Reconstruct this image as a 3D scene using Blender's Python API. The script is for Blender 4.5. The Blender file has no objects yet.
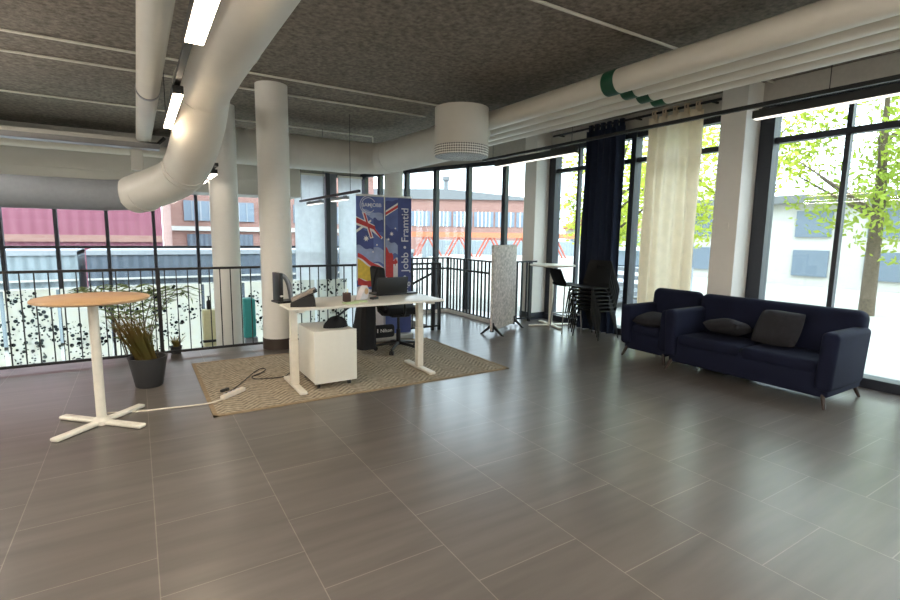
import bpy, bmesh, math, random
from mathutils import Vector, Matrix
PI = math.pi
rnd = random.Random(7)
SC = bpy.context.scene
COL = SC.collection

# ------------------------------------------------------------------ materials
def lin(c):
    return tuple(((v / 255) / 12.92 if v / 255 <= .04045 else ((v / 255 + .055) / 1.055) ** 2.4) for v in c) + (1,)

def newmat(name):
    m = bpy.data.materials.new(name); m.use_nodes = True
    nt = m.node_tree
    return m, nt, nt.nodes['Principled BSDF']

def mat(name, rgb, rough=.5, metal=0, noise=0, nscale=20, bump=0, bscale=60, spec=.5, emit=None, estr=0, stretch=None, sheen=0):
    m, nt, b = newmat(name)
    b.inputs['Base Color'].default_value = lin(rgb)
    b.inputs['Roughness'].default_value = rough
    b.inputs['Metallic'].default_value = metal
    b.inputs['Specular IOR Level'].default_value = spec
    if sheen:
        b.inputs['Sheen Weight'].default_value = sheen
    N, L = nt.nodes.new, nt.links.new
    tc = N('ShaderNodeTexCoord'); mp = N('ShaderNodeMapping'); L(tc.outputs['Object'], mp.inputs[0])
    if stretch: mp.inputs['Scale'].default_value = stretch
    nz = N('ShaderNodeTexNoise'); nz.inputs['Scale'].default_value = nscale; nz.inputs['Detail'].default_value = 4
    L(mp.outputs[0], nz.inputs['Vector'])
    amt = noise or .06
    mr = N('ShaderNodeMapRange'); mr.inputs[1].default_value = .25; mr.inputs[2].default_value = .75
    mr.inputs[3].default_value = 1 - amt; mr.inputs[4].default_value = 1 + amt
    L(nz.outputs['Fac'], mr.inputs[0])
    mx = N('ShaderNodeVectorMath'); mx.operation = 'SCALE'; mx.inputs[0].default_value = lin(rgb)[:3]
    L(mr.outputs[0], mx.inputs['Scale']); L(mx.outputs[0], b.inputs['Base Color'])
    if bump:
        n2 = N('ShaderNodeTexNoise'); n2.inputs['Scale'].default_value = bscale; n2.inputs['Detail'].default_value = 3
        L(mp.outputs[0], n2.inputs['Vector'])
        bp = N('ShaderNodeBump'); bp.inputs['Strength'].default_value = bump; bp.inputs['Distance'].default_value = .01
        L(n2.outputs['Fac'], bp.inputs['Height']); L(bp.outputs[0], b.inputs['Normal'])
    if emit:
        b.inputs['Emission Color'].default_value = lin(emit); b.inputs['Emission Strength'].default_value = estr
    return m

def translucent(name, rgb, share=.5, dots=None, tint=None, nscale=8, clear=0):
    """cloth / film that lets daylight through; dots = print colour"""
    m, nt, b = newmat(name); N, L = nt.nodes.new, nt.links.new
    b.inputs['Roughness'].default_value = .7; b.inputs['Specular IOR Level'].default_value = .2
    tr = N('ShaderNodeBsdfTranslucent'); mix = N('ShaderNodeMixShader'); mix.inputs[0].default_value = share
    out = nt.nodes['Material Output']
    L(b.outputs[0], mix.inputs[1]); L(tr.outputs[0], mix.inputs[2]); L(mix.outputs[0], out.inputs[0])
    if clear:
        tp = N('ShaderNodeBsdfTransparent'); mx2 = N('ShaderNodeMixShader'); mx2.inputs[0].default_value = clear
        L(mix.outputs[0], mx2.inputs[1]); L(tp.outputs[0], mx2.inputs[2]); L(mx2.outputs[0], out.inputs[0])
    b.inputs['Base Color'].default_value = lin(rgb); tr.inputs['Color'].default_value = lin(rgb)
    tc = N('ShaderNodeTexCoord'); nz = N('ShaderNodeTexNoise'); nz.inputs['Scale'].default_value = nscale
    L(tc.outputs['Object'], nz.inputs['Vector'])
    mc = N('ShaderNodeMix'); mc.data_type = 'RGBA'
    mc.inputs[6].default_value = lin(rgb); mc.inputs[7].default_value = lin(tint or tuple(int(v * .9) for v in rgb))
    L(nz.outputs['Fac'], mc.inputs[0]); col = mc.outputs[2]
    if dots:
        for sc, th, c in dots:
            vo = N('ShaderNodeTexVoronoi'); vo.inputs['Scale'].default_value = sc; L(tc.outputs['Object'], vo.inputs['Vector'])
            lt = N('ShaderNodeMath'); lt.operation = 'LESS_THAN'; lt.inputs[1].default_value = th; L(vo.outputs['Distance'], lt.inputs[0])
            n3 = N('ShaderNodeTexNoise'); n3.inputs['Scale'].default_value = 2.2; L(tc.outputs['Object'], n3.inputs['Vector'])
            gt = N('ShaderNodeMath'); gt.operation = 'GREATER_THAN'; gt.inputs[1].default_value = .44; L(n3.outputs['Fac'], gt.inputs[0])
            mu = N('ShaderNodeMath'); mu.operation = 'MULTIPLY'; L(lt.outputs[0], mu.inputs[0]); L(gt.outputs[0], mu.inputs[1])
            m2 = N('ShaderNodeMix'); m2.data_type = 'RGBA'; L(mu.outputs[0], m2.inputs[0]); L(col, m2.inputs[6]); m2.inputs[7].default_value = lin(c)
            col = m2.outputs[2]
    L(col, b.inputs['Base Color']); L(col, tr.inputs['Color'])
    return m

def glass(name, tint=(236, 244, 246), refl=.05):
    m = bpy.data.materials.new(name); m.use_nodes = True; nt = m.node_tree; nt.nodes.clear()
    N, L = nt.nodes.new, nt.links.new
    o = N('ShaderNodeOutputMaterial'); t = N('ShaderNodeBsdfTransparent'); g = N('ShaderNodeBsdfGlossy'); mx = N('ShaderNodeMixShader')
    t.inputs[0].default_value = lin(tint); g.inputs['Roughness'].default_value = .02
    lw = N('ShaderNodeLayerWeight'); lw.inputs[0].default_value = .25
    ml = N('ShaderNodeMath'); ml.operation = 'MULTIPLY_ADD'; ml.inputs[1].default_value = .25; ml.inputs[2].default_value = refl * .4
    L(lw.outputs['Fresnel'], ml.inputs[0]); L(ml.outputs[0], mx.inputs[0]); L(t.outputs[0], mx.inputs[1]); L(g.outputs[0], mx.inputs[2]); L(mx.outputs[0], o.inputs[0])
    return m

def floor_mat():
    m, nt, b = newmat('floor_tile'); N, L = nt.nodes.new, nt.links.new
    tc = N('ShaderNodeTexCoord')
    mp = N('ShaderNodeMapping'); mp.inputs['Rotation'].default_value = (0, 0, PI / 2); mp.inputs['Location'].default_value = (.472, 0, 0)
    # swap the axes so that the tile columns run away along Y
    sx = N('ShaderNodeSeparateXYZ'); cb = N('ShaderNodeCombineXYZ'); L(tc.outputs['Object'], sx.inputs[0])
    ad = N('ShaderNodeMath'); ad.operation = 'ADD'; ad.inputs[1].default_value = 20 * .633 - .14; L(sx.outputs[1], ad.inputs[0])
    a2 = N('ShaderNodeMath'); a2.operation = 'ADD'; a2.inputs[1].default_value = 20 * .633; L(sx.outputs[0], a2.inputs[0])
    L(ad.outputs[0], cb.inputs[0]); L(a2.outputs[0], cb.inputs[1])
    br = N('ShaderNodeTexBrick'); br.offset = .5; br.offset_frequency = 2; br.squash = 1
    br.inputs['Scale'].default_value = 1; br.inputs['Brick Width'].default_value = .633; br.inputs['Row Height'].default_value = .633
    br.inputs['Mortar Size'].default_value = .0027; br.inputs['Mortar Smooth'].default_value = .2; br.inputs['Bias'].default_value = 0
    br.inputs['Color1'].default_value = lin((102, 96, 91)); br.inputs['Color2'].default_value = lin((95, 89, 84)); br.inputs['Mortar'].default_value = lin((132, 125, 116))
    L(cb.outputs[0], br.inputs['Vector'])
    m2 = N('ShaderNodeMapping'); m2.inputs['Scale'].default_value = (1.1, 9, 1); L(tc.outputs['Object'], m2.inputs[0])
    nz = N('ShaderNodeTexNoise'); nz.inputs['Scale'].default_value = 1.1; nz.inputs['Detail'].default_value = 3; nz.inputs['Roughness'].default_value = .5; L(m2.outputs[0], nz.inputs['Vector'])
    mr = N('ShaderNodeMapRange'); mr.inputs[1].default_value = 0; mr.inputs[2].default_value = 1; mr.inputs[3].default_value = .58; mr.inputs[4].default_value = 1.42
    L(nz.outputs['Fac'], mr.inputs[0])
    sc = N('ShaderNodeVectorMath'); sc.operation = 'SCALE'; L(br.outputs['Color'], sc.inputs[0]); L(mr.outputs[0], sc.inputs['Scale'])
    L(sc.outputs[0], b.inputs['Base Color'])
    b.inputs['Roughness'].default_value = .28
    bp = N('ShaderNodeBump'); bp.inputs['Strength'].default_value = .25; bp.inputs['Distance'].default_value = .003; bp.invert = True
    L(br.outputs['Fac'], bp.inputs['Height']); L(bp.outputs[0], b.inputs['Normal'])
    b.inputs['Specular IOR Level'].default_value = .5
    return m

def rug_mat():
    m, nt, b = newmat('woven_rug'); N, L = nt.nodes.new, nt.links.new
    tc = N('ShaderNodeTexCoord'); sx = N('ShaderNodeSeparateXYZ'); L(tc.outputs['Object'], sx.inputs[0])
    def M(op, a, bb=None):
        n = N('ShaderNodeMath'); n.operation = op
        for i, v in enumerate((a, bb)):
            if v is None: continue
            if isinstance(v, (int, float)): n.inputs[i].default_value = v
            else: L(v, n.inputs[i])
        return n.outputs[0]
    zig = M('PINGPONG', sx.outputs[0], .15)
    ph = M('MULTIPLY', M('ADD', sx.outputs[1], zig), 2 * PI / .066)
    s = M('SINE', ph)
    nz = N('ShaderNodeTexNoise'); nz.inputs['Scale'].default_value = 26; nz.inputs['Detail'].default_value = 5; L(tc.outputs['Object'], nz.inputs['Vector'])
    f = M('ADD', M('MULTIPLY', s, .2), nz.outputs['Fac'])
    mx = N('ShaderNodeMix'); mx.data_type = 'RGBA'; mx.inputs[6].default_value = lin((84, 74, 62)); mx.inputs[7].default_value = lin((206, 192, 170))
    L(f, mx.inputs[0]); L(mx.outputs[2], b.inputs['Base Color'])
    b.inputs['Roughness'].default_value = .95; b.inputs['Specular IOR Level'].default_value = .1
    bp = N('ShaderNodeBump'); bp.inputs['Strength'].default_value = .5; bp.inputs['Distance'].default_value = .004; L(f, bp.inputs['Height']); L(bp.outputs[0], b.inputs['Normal'])
    return m

def brick_mat(name, c1, c2, mo, bw=.6, bh=.2):
    m, nt, b = newmat(name); N, L = nt.nodes.new, nt.links.new
    tc = N('ShaderNodeTexCoord'); mp = N('ShaderNodeMapping'); mp.inputs['Rotation'].default_value = (PI / 2, 0, 0); L(tc.outputs['Object'], mp.inputs[0])
    br = N('ShaderNodeTexBrick'); br.inputs['Scale'].default_value = 1; br.inputs['Brick Width'].default_value = bw; br.inputs['Row Height'].default_value = bh
    br.inputs['Mortar Size'].default_value = .015
    br.inputs['Color1'].default_value = lin(c1); br.inputs['Color2'].default_value = lin(c2); br.inputs['Mortar'].default_value = lin(mo)
    L(mp.outputs[0], br.inputs['Vector']); L(br.outputs['Color'], b.inputs['Base Color']); b.inputs['Roughness'].default_value = .9
    return m

def ribbed_mat(name, rgb, period=.2, axis=0):
    m, nt, b = newmat(name); N, L = nt.nodes.new, nt.links.new
    b.inputs['Base Color'].default_value = lin(rgb); b.inputs['Roughness'].default_value = .55
    tc = N('ShaderNodeTexCoord'); wv = N('ShaderNodeTexWave'); wv.bands_direction = 'XYZ'[axis]; wv.inputs['Scale'].default_value = .314 / period
    L(tc.outputs['Object'], wv.inputs['Vector'])
    bp = N('ShaderNodeBump'); bp.inputs['Strength'].default_value = .6; bp.inputs['Distance'].default_value = .05
    L(wv.outputs['Fac'], bp.inputs['Height']); L(bp.outputs[0], b.inputs['Normal'])
    return m

def leaf_mat(name, a, c, share=.5):
    return translucent(name, a, share, tint=c, nscale=3)

def perforated_mat():
    m, nt, b = newmat('perforated_white'); N, L = nt.nodes.new, nt.links.new
    tc = N('ShaderNodeTexCoord'); sx = N('ShaderNodeSeparateXYZ'); L(tc.outputs['Object'], sx.inputs[0])
    def Q(op, a, bb=None):
        n = N('ShaderNodeMath'); n.operation = op
        for i, v in enumerate((a, bb)):
            if v is None: continue
            if isinstance(v, (int, float)): n.inputs[i].default_value = v
            else: L(v, n.inputs[i])
        return n.outputs[0]
    a = Q('MULTIPLY', Q('ARCTAN2', sx.outputs[1], sx.outputs[0]), 36); z = Q('MULTIPLY', sx.outputs[2], 105)
    f = Q('GREATER_THAN', Q('MULTIPLY', Q('SINE', Q('ADD', a, z)), Q('SINE', Q('SUBTRACT', a, z))), .12)
    mx = N('ShaderNodeMix'); mx.data_type = 'RGBA'; L(f, mx.inputs[0]); mx.inputs[6].default_value = lin((238, 236, 230)); mx.inputs[7].default_value = lin((48, 46, 44))
    L(mx.outputs[2], b.inputs['Base Color']); b.inputs['Roughness'].default_value = .5
    return m

M = {}
M['floor'] = floor_mat(); M['rug'] = rug_mat()
M['ceil'] = mat('dark_acoustic_board', (132, 124, 115), .95, noise=.45, nscale=22, bump=.6, bscale=60, spec=.1)
M['white'] = mat('white_paint', (232, 229, 222), .6, noise=.015)
M['wall'] = mat('wall_paint', (214, 210, 202), .8, noise=.04, bump=.05)
M['lintel'] = mat('grey_paint', (196, 192, 185), .8)
M['duct'] = mat('duct_paint', (212, 208, 199), .45, noise=.03, nscale=5)
M['pipe'] = mat('pipe_jacket', (214, 209, 197), .35, noise=.03, nscale=4)
M['frame'] = mat('dark_frame', (42, 46, 56), .45)
M['black'] = mat('black_metal', (20, 20, 21), .45)
M['plastic'] = mat('black_plastic', (24, 24, 25), .4)
M['fabricblack'] = mat('black_fabric', (22, 22, 25), .9, noise=.2, bump=.2)
M['skirt'] = mat('brown_skirting', (62, 50, 42), .6)
M['glass'] = glass('window_glass')
M['desk'] = mat('desk_laminate', (226, 221, 210), .4, noise=.02)
M['deskleg'] = mat('white_metal', (228, 222, 208), .4)
M['cab'] = mat('cabinet_lacquer', (226, 223, 212), .45, noise=.02)
M['hem'] = mat('rug_hem', (150, 130, 104), .95, noise=.15)
M['tan'] = mat('tan_wood', (196, 158, 116), .45, noise=.12, nscale=5, stretch=(1, 12, 1))
M['navy'] = mat('navy_curtain', (34, 42, 60), .9, noise=.1, bump=.15, spec=.2)
M['cream'] = translucent('cream_curtain', (244, 228, 204), .45)
M['blind'] = translucent('white_blind', (246, 249, 250), .8)
M['sofa'] = mat('navy_velvet', (17, 22, 44), .85, noise=.18, nscale=6, bump=.15, bscale=200, spec=.25)
M['cushion'] = mat('charcoal_cushion', (36, 35, 40), .95, noise=.2, bump=.3, bscale=120)
M['wood'] = mat('dark_wood', (48, 34, 26), .5, noise=.2, stretch=(8, 8, 1))
M['felt'] = mat('grey_felt', (224, 217, 214), .95, noise=.38, nscale=26, bump=.4, bscale=40)
M['chair'] = mat('black_shell', (11, 11, 12), .55, noise=.1, spec=.3)
M['chrome'] = mat('grey_steel', (150, 150, 150), .3, metal=.8)
M['silver'] = mat('silver_aluminium', (186, 184, 178), .35, metal=.6)
M['pot'] = mat('charcoal_pot', (62, 62, 64), .6, noise=.06)
M['soil'] = mat('soil', (50, 36, 26), 1, noise=.4)
M['leaf'] = leaf_mat('spiky_leaf', (84, 96, 48), (132, 92, 52), .25)
M['palm'] = leaf_mat('palm_leaf', (96, 112, 74), (130, 140, 90), .35)
M['tree'] = leaf_mat('tree_leaf', (206, 210, 96), (176, 190, 70), .5)
M['tree2'] = leaf_mat('tree_leaf_deep', (120, 150, 56), (170, 176, 70), .45)
M['bark'] = mat('bark', (96, 84, 70), .95, noise=.3)
M['cable'] = mat('black_cable', (26, 24, 24), .6)
M['wcable'] = mat('white_cable', (226, 216, 200), .5)
M['green'] = mat('green_tape', (18, 74, 50), .5)
M['lamp'] = mat('lit_diffuser', (255, 244, 224), .5, emit=(255, 232, 200), estr=22)
M['lampadded'] = mat('added_lamp_diffuser', (255, 244, 224), .5, emit=(255, 248, 238), estr=42)  # strong glow for the unseen lamps added to brighten the room
M['lampmid'] = mat('lit_diffuser_small', (255, 244, 224), .5, emit=(255, 240, 222), estr=8)
M['lampc'] = mat('lit_diffuser_cool', (255, 250, 240), .5, emit=(255, 248, 236), estr=.7)
M['paper'] = mat('paper', (232, 230, 224), .8)
M['perf'] = perforated_mat()
M['teal'] = mat('turquoise', (64, 160, 158), .6)
M['dotfilm'] = translucent('dotted_film', (246, 246, 242), .8, dots=[(10, .34, (30, 38, 36)), (17, .30, (70, 84, 80))], tint=(246, 242, 220), clear=.3)
M['screenglass'] = mat('phone_grey', (150, 140, 130), .5)
M['brick'] = brick_mat('red_brick', (134, 98, 90), (142, 106, 97), (140, 110, 102), .4, .13)
M['roofgrey'] = mat('roof_sheet', (104, 106, 108), .7)
M['pane'] = mat('factory_pane', (104, 116, 130), .3)
M['orange'] = mat('orange_steel', (190, 112, 78), .6)
M['redsteel'] = mat('red_steel', (168, 82, 64), .6)
M['magenta'] = ribbed_mat('magenta_sheet', (122, 64, 80), .35)
M['blue'] = ribbed_mat('blue_sheet', (84, 92, 104), .25)
M['paleblue'] = ribbed_mat('pale_sheet', (128, 138, 144), .25)
M['render'] = mat('white_render', (180, 177, 172), .9)
M['redroof'] = mat('red_roof', (146, 86, 70), .8)
M['ground'] = mat('pale_paving', (160, 158, 152), .95, noise=.1, nscale=2)
M['carpaint'] = mat('silver_paint', (190, 196, 202), .3, metal=.3)
M['carglass'] = mat('car_glass', (60, 74, 86), .1)
M['tyre'] = mat('tyre', (28, 28, 28), .9)
M['yellowish'] = mat('pale_yellow', (214, 208, 168), .6)
M['plinth'] = mat('grey_plinth', (140, 144, 150), .7)
M['flag_blue'] = mat('print_blue', (84, 100, 158), .6, noise=.25, nscale=4)
M['flag_navy'] = mat('print_navy', (62, 74, 130), .6, noise=.2, nscale=5)
M['flag_sky'] = mat('print_pale_blue', (146, 160, 196), .6, noise=.3, nscale=5)
M['flag_grey'] = mat('print_pale_grey', (214, 208, 212), .6, noise=.2, nscale=5)
M['flag_red'] = mat('print_red', (186, 56, 56), .6, noise=.15)
M['flag_yellow'] = mat('print_yellow', (216, 186, 70), .6, noise=.15)
M['flag_white'] = mat('print_white', (222, 218, 216), .6)
M['print_text'] = mat('print_text', (206, 208, 220), .6)
M['mint'] = mat('mint_paper', (196, 214, 168), .8)
M['maroon'] = mat('dark_maroon', (72, 50, 44), .6)

# ------------------------------------------------------------------ mesh builder
class MB:
    def __init__(s): s.bm = bmesh.new()
    def _add(s, bm2, mtx=None):
        if mtx is not None: bmesh.ops.transform(bm2, matrix=mtx, verts=bm2.verts)
        me = bpy.data.meshes.new('t'); bm2.to_mesh(me); bm2.free(); s.bm.from_mesh(me); bpy.data.meshes.remove(me)
    def box(s, c, size, rot=None, bevel=0, seg=2):
        b = bmesh.new(); bmesh.ops.create_cube(b, size=1)
        bmesh.ops.scale(b, vec=size, verts=b.verts)
        if bevel: bmesh.ops.bevel(b, geom=list(b.edges), offset=bevel, segments=seg, profile=.5, affect='EDGES')
        m = Matrix.Translation(c)
        if rot is not None: m = m @ (rot if isinstance(rot, Matrix) else Matrix.Rotation(rot, 4, 'Z'))
        s._add(b, m); return s
    def b2(s, lo, hi, bevel=0, seg=2):
        return s.box([(a + b) / 2 for a, b in zip(lo, hi)], [abs(b - a) for a, b in zip(lo, hi)], None, bevel, seg)
    def cyl(s, p0, p1, r0, r1=None, seg=16, caps=True):
        r1 = r0 if r1 is None else r1
        p0, p1 = Vector(p0), Vector(p1); d = p1 - p0
        b = bmesh.new(); bmesh.ops.create_cone(b, cap_ends=caps, segments=seg, radius1=r0, radius2=r1, depth=d.length)
        q = d.to_track_quat('Z', 'Y').to_matrix().to_4x4()
        s._add(b, Matrix.Translation((p0 + p1) / 2) @ q); return s
    def tube(s, pts, r, seg=12, caps=True, smooth_iter=0):
        pts = [Vector(p) for p in pts]
        for _ in range(smooth_iter):
            n = [pts[0]]
            for a, b in zip(pts, pts[1:]): n += [a.lerp(b, .25), a.lerp(b, .75)]
            pts = n + [pts[-1]]
        if isinstance(r, (list, tuple)):
            n0, n1 = len(r) - 1, max(1, len(pts) - 1); rr = []
            for i in range(len(pts)):
                q = i / n1 * n0; k = min(int(q), max(0, n0 - 1)); rr.append(r[k] + (r[k + 1] - r[k]) * (q - k))
        else: rr = [r] * len(pts)
        bm = s.bm; rings = []; up = None
        for i, p in enumerate(pts):
            t = (pts[min(i + 1, len(pts) - 1)] - pts[max(i - 1, 0)]).normalized()
            if up is None:
                up = Vector((0, 0, 1)) if abs(t.z) < .9 else Vector((1, 0, 0))
            up = (up - t * up.dot(t)).normalized(); sd = t.cross(up)
            rings.append([bm.verts.new(p + (up * math.cos(a) + sd * math.sin(a)) * rr[i]) for a in [2 * PI * k / seg for k in range(seg)]])
        for a, b in zip(rings, rings[1:]):
            for k in range(seg):
                bm.faces.new((a[k], a[(k + 1) % seg], b[(k + 1) % seg], b[k]))
        if caps: bm.faces.new(rings[0][::-1]); bm.faces.new(rings[-1])
        return s
    def lathe(s, prof, c=(0, 0, 0), seg=32, caps=True):
        bm = s.bm; rings = []
        for r, z in prof:
            rings.append([bm.verts.new((c[0] + r * math.cos(a), c[1] + r * math.sin(a), c[2] + z)) for a in [2 * PI * k / seg for k in range(seg)]])
        for a, b in zip(rings, rings[1:]):
            for k in range(seg): bm.faces.new((a[k], a[(k + 1) % seg], b[(k + 1) % seg], b[k]))
        if caps: bm.faces.new(rings[0][::-1]); bm.faces.new(rings[-1])
        return s
    def prism(s, poly, z0, z1, mtx=None):
        b = bmesh.new()
        lo = [b.verts.new((x, y, z0)) for x, y in poly]; hi = [b.verts.new((x, y, z1)) for x, y in poly]
        b.faces.new(lo[::-1]); b.faces.new(hi); n = len(poly)
        for i in range(n): b.faces.new((lo[i], lo[(i + 1) % n], hi[(i + 1) % n], hi[i]))
        s._add(b, mtx); return s
    def quad(s, *ps):
        s.bm.faces.new([s.bm.verts.new(p) for p in ps]); return s
    def grid(s, f, nu, nv):
        vs = [[s.bm.verts.new(f(i / nu, j / nv)) for j in range(nv + 1)] for i in range(nu + 1)]
        for i in range(nu):
            for j in range(nv): s.bm.faces.new((vs[i][j], vs[i + 1][j], vs[i + 1][j + 1], vs[i][j + 1]))
        return s
    def build(s, name, m, parent=None, smooth=None, world=False, recalc=True):
        if recalc: bmesh.ops.recalc_face_normals(s.bm, faces=s.bm.faces)
        if world and parent is not None:
            p, off = parent, Matrix()
            chain = []
            while p is not None: chain.append(p); p = p.parent
            for q in reversed(chain): off = off @ q.matrix_basis
            bmesh.ops.transform(s.bm, matrix=off.inverted(), verts=s.bm.verts)
        me = bpy.data.meshes.new(name); s.bm.to_mesh(me); s.bm.free()
        if smooth is not None:
            for p in me.polygons: p.use_smooth = True
            me.set_sharp_from_angle(angle=math.radians(smooth))
        me.materials.append(M[m] if isinstance(m, str) else m)
        o = bpy.data.objects.new(name, me); COL.objects.link(o)
        if parent is not None: o.parent = parent
        return o

def tag(o, label, cat, group=None, kind=None):
    o['label'] = label; o['category'] = cat
    if group: o['group'] = group
    if kind: o['kind'] = kind
    return o
def thing(name, label, cat, loc=(0, 0, 0), rz=0, group=None, kind=None):
    o = bpy.data.objects.new(name, None); COL.objects.link(o); o.location = loc; o.rotation_euler = (0, 0, rz)
    o.empty_display_size = .1
    return tag(o, label, cat, group, kind)
def struct(name, mb, m, label, cat, smooth=None):
    return tag(mb.build(name, m, smooth=smooth), label, cat, kind='structure')
def dup(o, parent=None):
    c = o.copy(); COL.objects.link(c)
    if parent is not None: c.parent = parent
    for ch in list(o.children): dup(ch, c)
    return c
def text_mesh(name, body, size, m, parent, mtx, extrude=.0004, align='CENTER', bold=0):
    cu = bpy.data.curves.new(name, 'FONT'); cu.body = body; cu.size = size; cu.extrude = extrude; cu.align_x = align; cu.align_y = 'CENTER'; cu.offset = bold
    t = bpy.data.objects.new('t', cu); COL.objects.link(t)
    dg = bpy.context.evaluated_depsgraph_get(); dg.update()
    me = bpy.data.meshes.new_from_object(t.evaluated_get(dg)); me.name = name
    bpy.data.objects.remove(t); bpy.data.curves.remove(cu)
    me.transform(mtx); me.materials.clear(); me.materials.append(M[m])
    o = bpy.data.objects.new(name, me); COL.objects.link(o); o.parent = parent
    return o

# ------------------------------------------------------------------ camera
yaw, tilt, roll, FPX = .561358608, .130627302, .0141107717, 497.045889
c_, s_ = math.cos(yaw), math.sin(yaw)
f0 = Vector((s_, c_, 0)); r0 = Vector((c_, -s_, 0)); u0 = Vector((0, 0, 1))
f1 = f0 * math.cos(tilt) - u0 * math.sin(tilt); u1 = u0 * math.cos(tilt) + f0 * math.sin(tilt)
rr_ = r0 * math.cos(roll) + u1 * math.sin(roll); uu_ = u1 * math.cos(roll) - r0 * math.sin(roll)
cam = bpy.data.cameras.new('camera'); co = bpy.data.objects.new('camera', cam); COL.objects.link(co)
mw = Matrix.Identity(4)
for i in range(3): mw[i][0], mw[i][1], mw[i][2] = rr_[i], uu_[i], -f1[i]
mw.translation = (0, 0, 1.6); co.matrix_world = mw
cam.sensor_fit = 'HORIZONTAL'; cam.sensor_width = 36; cam.lens = FPX * 36 / 900; cam.clip_start = .05; cam.clip_end = 500
SC.camera = co

# ------------------------------------------------------------------ setting
ZC = 3.52
YW = 12.1                                      # glazing beyond the void
def G(k): return Vector((.5127 * 10.6 + .286 * k, 10.6 - .869 * k, 0))     # slanting end glazing
gc, ge = G(-1.75), G(3.47)
mb = MB()
mb.prism([(-4, -3), (7.0, -3), (7.0, 7.6), (6.42, 7.6), (5.95, 9.0), (4.3, 9.0), (4.3, 7.42), (-4, 7.42)], -.3, 0)
struct('floor', mb, 'floor', 'grey-brown stone-look tiled floor with pale joints', 'floor')
mb = MB(); mb.prism([(-4, 7.42), (4.3, 7.42), (5.95, 7.42), (gc.x + .1, gc.y + .2), (-4, YW + .2)], -1.6, -1.4)
struct('floor_lower', mb, 'lintel', 'pale floor of the lower level beyond the railing', 'floor')
mb = MB(); mb.prism([(-4, -3), (7.1, -3), (7.1, 7.8), (gc.x + .3, gc.y + .3), (-4, YW + .3)], ZC, ZC + .3)
struct('ceiling', mb, 'ceil', 'dark charcoal wood-wool ceiling', 'ceiling')
struct('wall_left', MB().b2((-4.2, -3, -1.6), (-4, YW + .2, ZC)), 'wall', 'plain pale side wall', 'wall')
struct('wall_rear', MB().b2((-4.2, -3.2, -1.6), (7.1, -3, ZC)), 'wall', 'plain pale wall behind the open floor', 'wall')
struct('wall_right', MB().b2((6.72, -3, 3.22), (7.05, 7.6, ZC)), 'lintel', 'pale lintel band above the curtained windows', 'wall')
mb = MB(); mb.b2((-4, YW, 3.0), (gc.x, YW + .2, ZC))
struct('wall_back', mb, 'lintel', 'pale band above the glazing beyond the void', 'wall')
def along(mb, a, b, z0, z1, th, off=0):
    a, b = Vector(a), Vector(b); d = (b - a); ang = math.atan2(d.y, d.x); n = Vector((-math.sin(ang), math.cos(ang), 0))
    c = (a + b) / 2 + n * off; mb.box((c.x, c.y, (z0 + z1) / 2), (d.length, th, z1 - z0), ang); return mb
mb = MB(); along(mb, gc, ge, 3.06, ZC, .2, .1)
struct('wall_slanted', mb, 'lintel', 'pale band above the slanting end glazing', 'wall')

# columns and pillars
def column(x, y, z0, label, skirt):
    o = tag(MB().cyl((x, y, z0), (x, y, ZC), .205, seg=40).build('column', 'white', smooth=30), label, 'column', kind='structure')
    if skirt: MB().cyl((x, y, 0), (x, y, .15), .213, seg=40).build('skirting', 'skirt', o, smooth=30)
    return o
column(1.62, 7.08, 0, 'white round column with brown skirting rising behind the desk', True)
column(1.2, 8.6, -1.4, 'white round column standing in the void behind the railing', False)
column(4.85, 10.1, -1.4, 'white round column seen above the flag banner', False)
def pillar(y0, y1, label):
    o = tag(MB().b2((6.37, y0, 0), (6.82, y1, ZC), .006).build('pillar', 'white'), label, 'pillar', kind='structure')
    MB().b2((6.36, y0 - .01, 0), (6.82, y1 + .01, .13)).build('skirting', 'frame', o)
    return o
pillar(7.18, 7.51, 'white square pillar behind the white bar table')
pl = pillar(3.42, 3.74, 'white square pillar behind the navy sofa')
MB().b2((6.355, 3.52, 1.72), (6.37, 3.58, 1.8), .003).build('light_switch', 'white', pl)
pillar(-.34, -.02, 'white square pillar beside the sofa end')

# glazing beyond the void
def window(name, label): return thing(name, label, 'window', kind='structure')
w = window('window_1', 'tall dark-framed glazing looking onto brick building and containers')
x = .322 - .803 * 6
while x < 3.9:
    MB().b2((max(x, -4) - .03, YW - .06, -1.4), (max(x, -4) + .03, YW + .06, 3.0)).build('mullion', 'frame', w); x += .803
MB().b2((-4, YW - .05, 1.235), (4.9, YW + .05, 1.285)).build('transom', 'frame', w)
MB().b2((-4, YW - .06, 2.95), (4.9, YW + .06, 3.02)).build('head', 'frame', w)
MB().b2((-4, YW - .06, -1.4), (4.9, YW + .06, -1.3)).build('sill', 'frame', w)
MB().b2((-4, YW - .004, -1.4), (4.9, YW + .004, 3.0)).build('pane', 'glass', w)
MB().b2((.326 * 11.85, 11.72, -1.4), (.326 * 11.85 + .1, 11.98, 3.0)).build('post', 'frame', w)
MB().b2((.326 * 11.85 + .1, 11.86, -1.4), (.352 * 11.85, 11.98, 3.0)).build('grey_panel', 'plinth', w)
w = window('window_2', 'tall dark-framed glazing along the stair landing')
ang = math.atan2((ge - gc).y, (ge - gc).x)
for k in (-1.7, -1, 0, 1, 2, 3):
    p = G(k); wd = .26 if k == -1.7 else .085
    MB().box((p.x, p.y, .8), (wd, .12, 4.5), ang).build('mullion', 'frame', w)
along(MB(), gc, ge, 3.0, 3.08, .12).build('head', 'frame', w)
along(MB(), gc, ge, -1.45, -1.3, .12).build('sill', 'frame', w)
along(MB(), gc, ge, -1.4, 3.02, .008).build('pane', 'glass', w)

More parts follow.
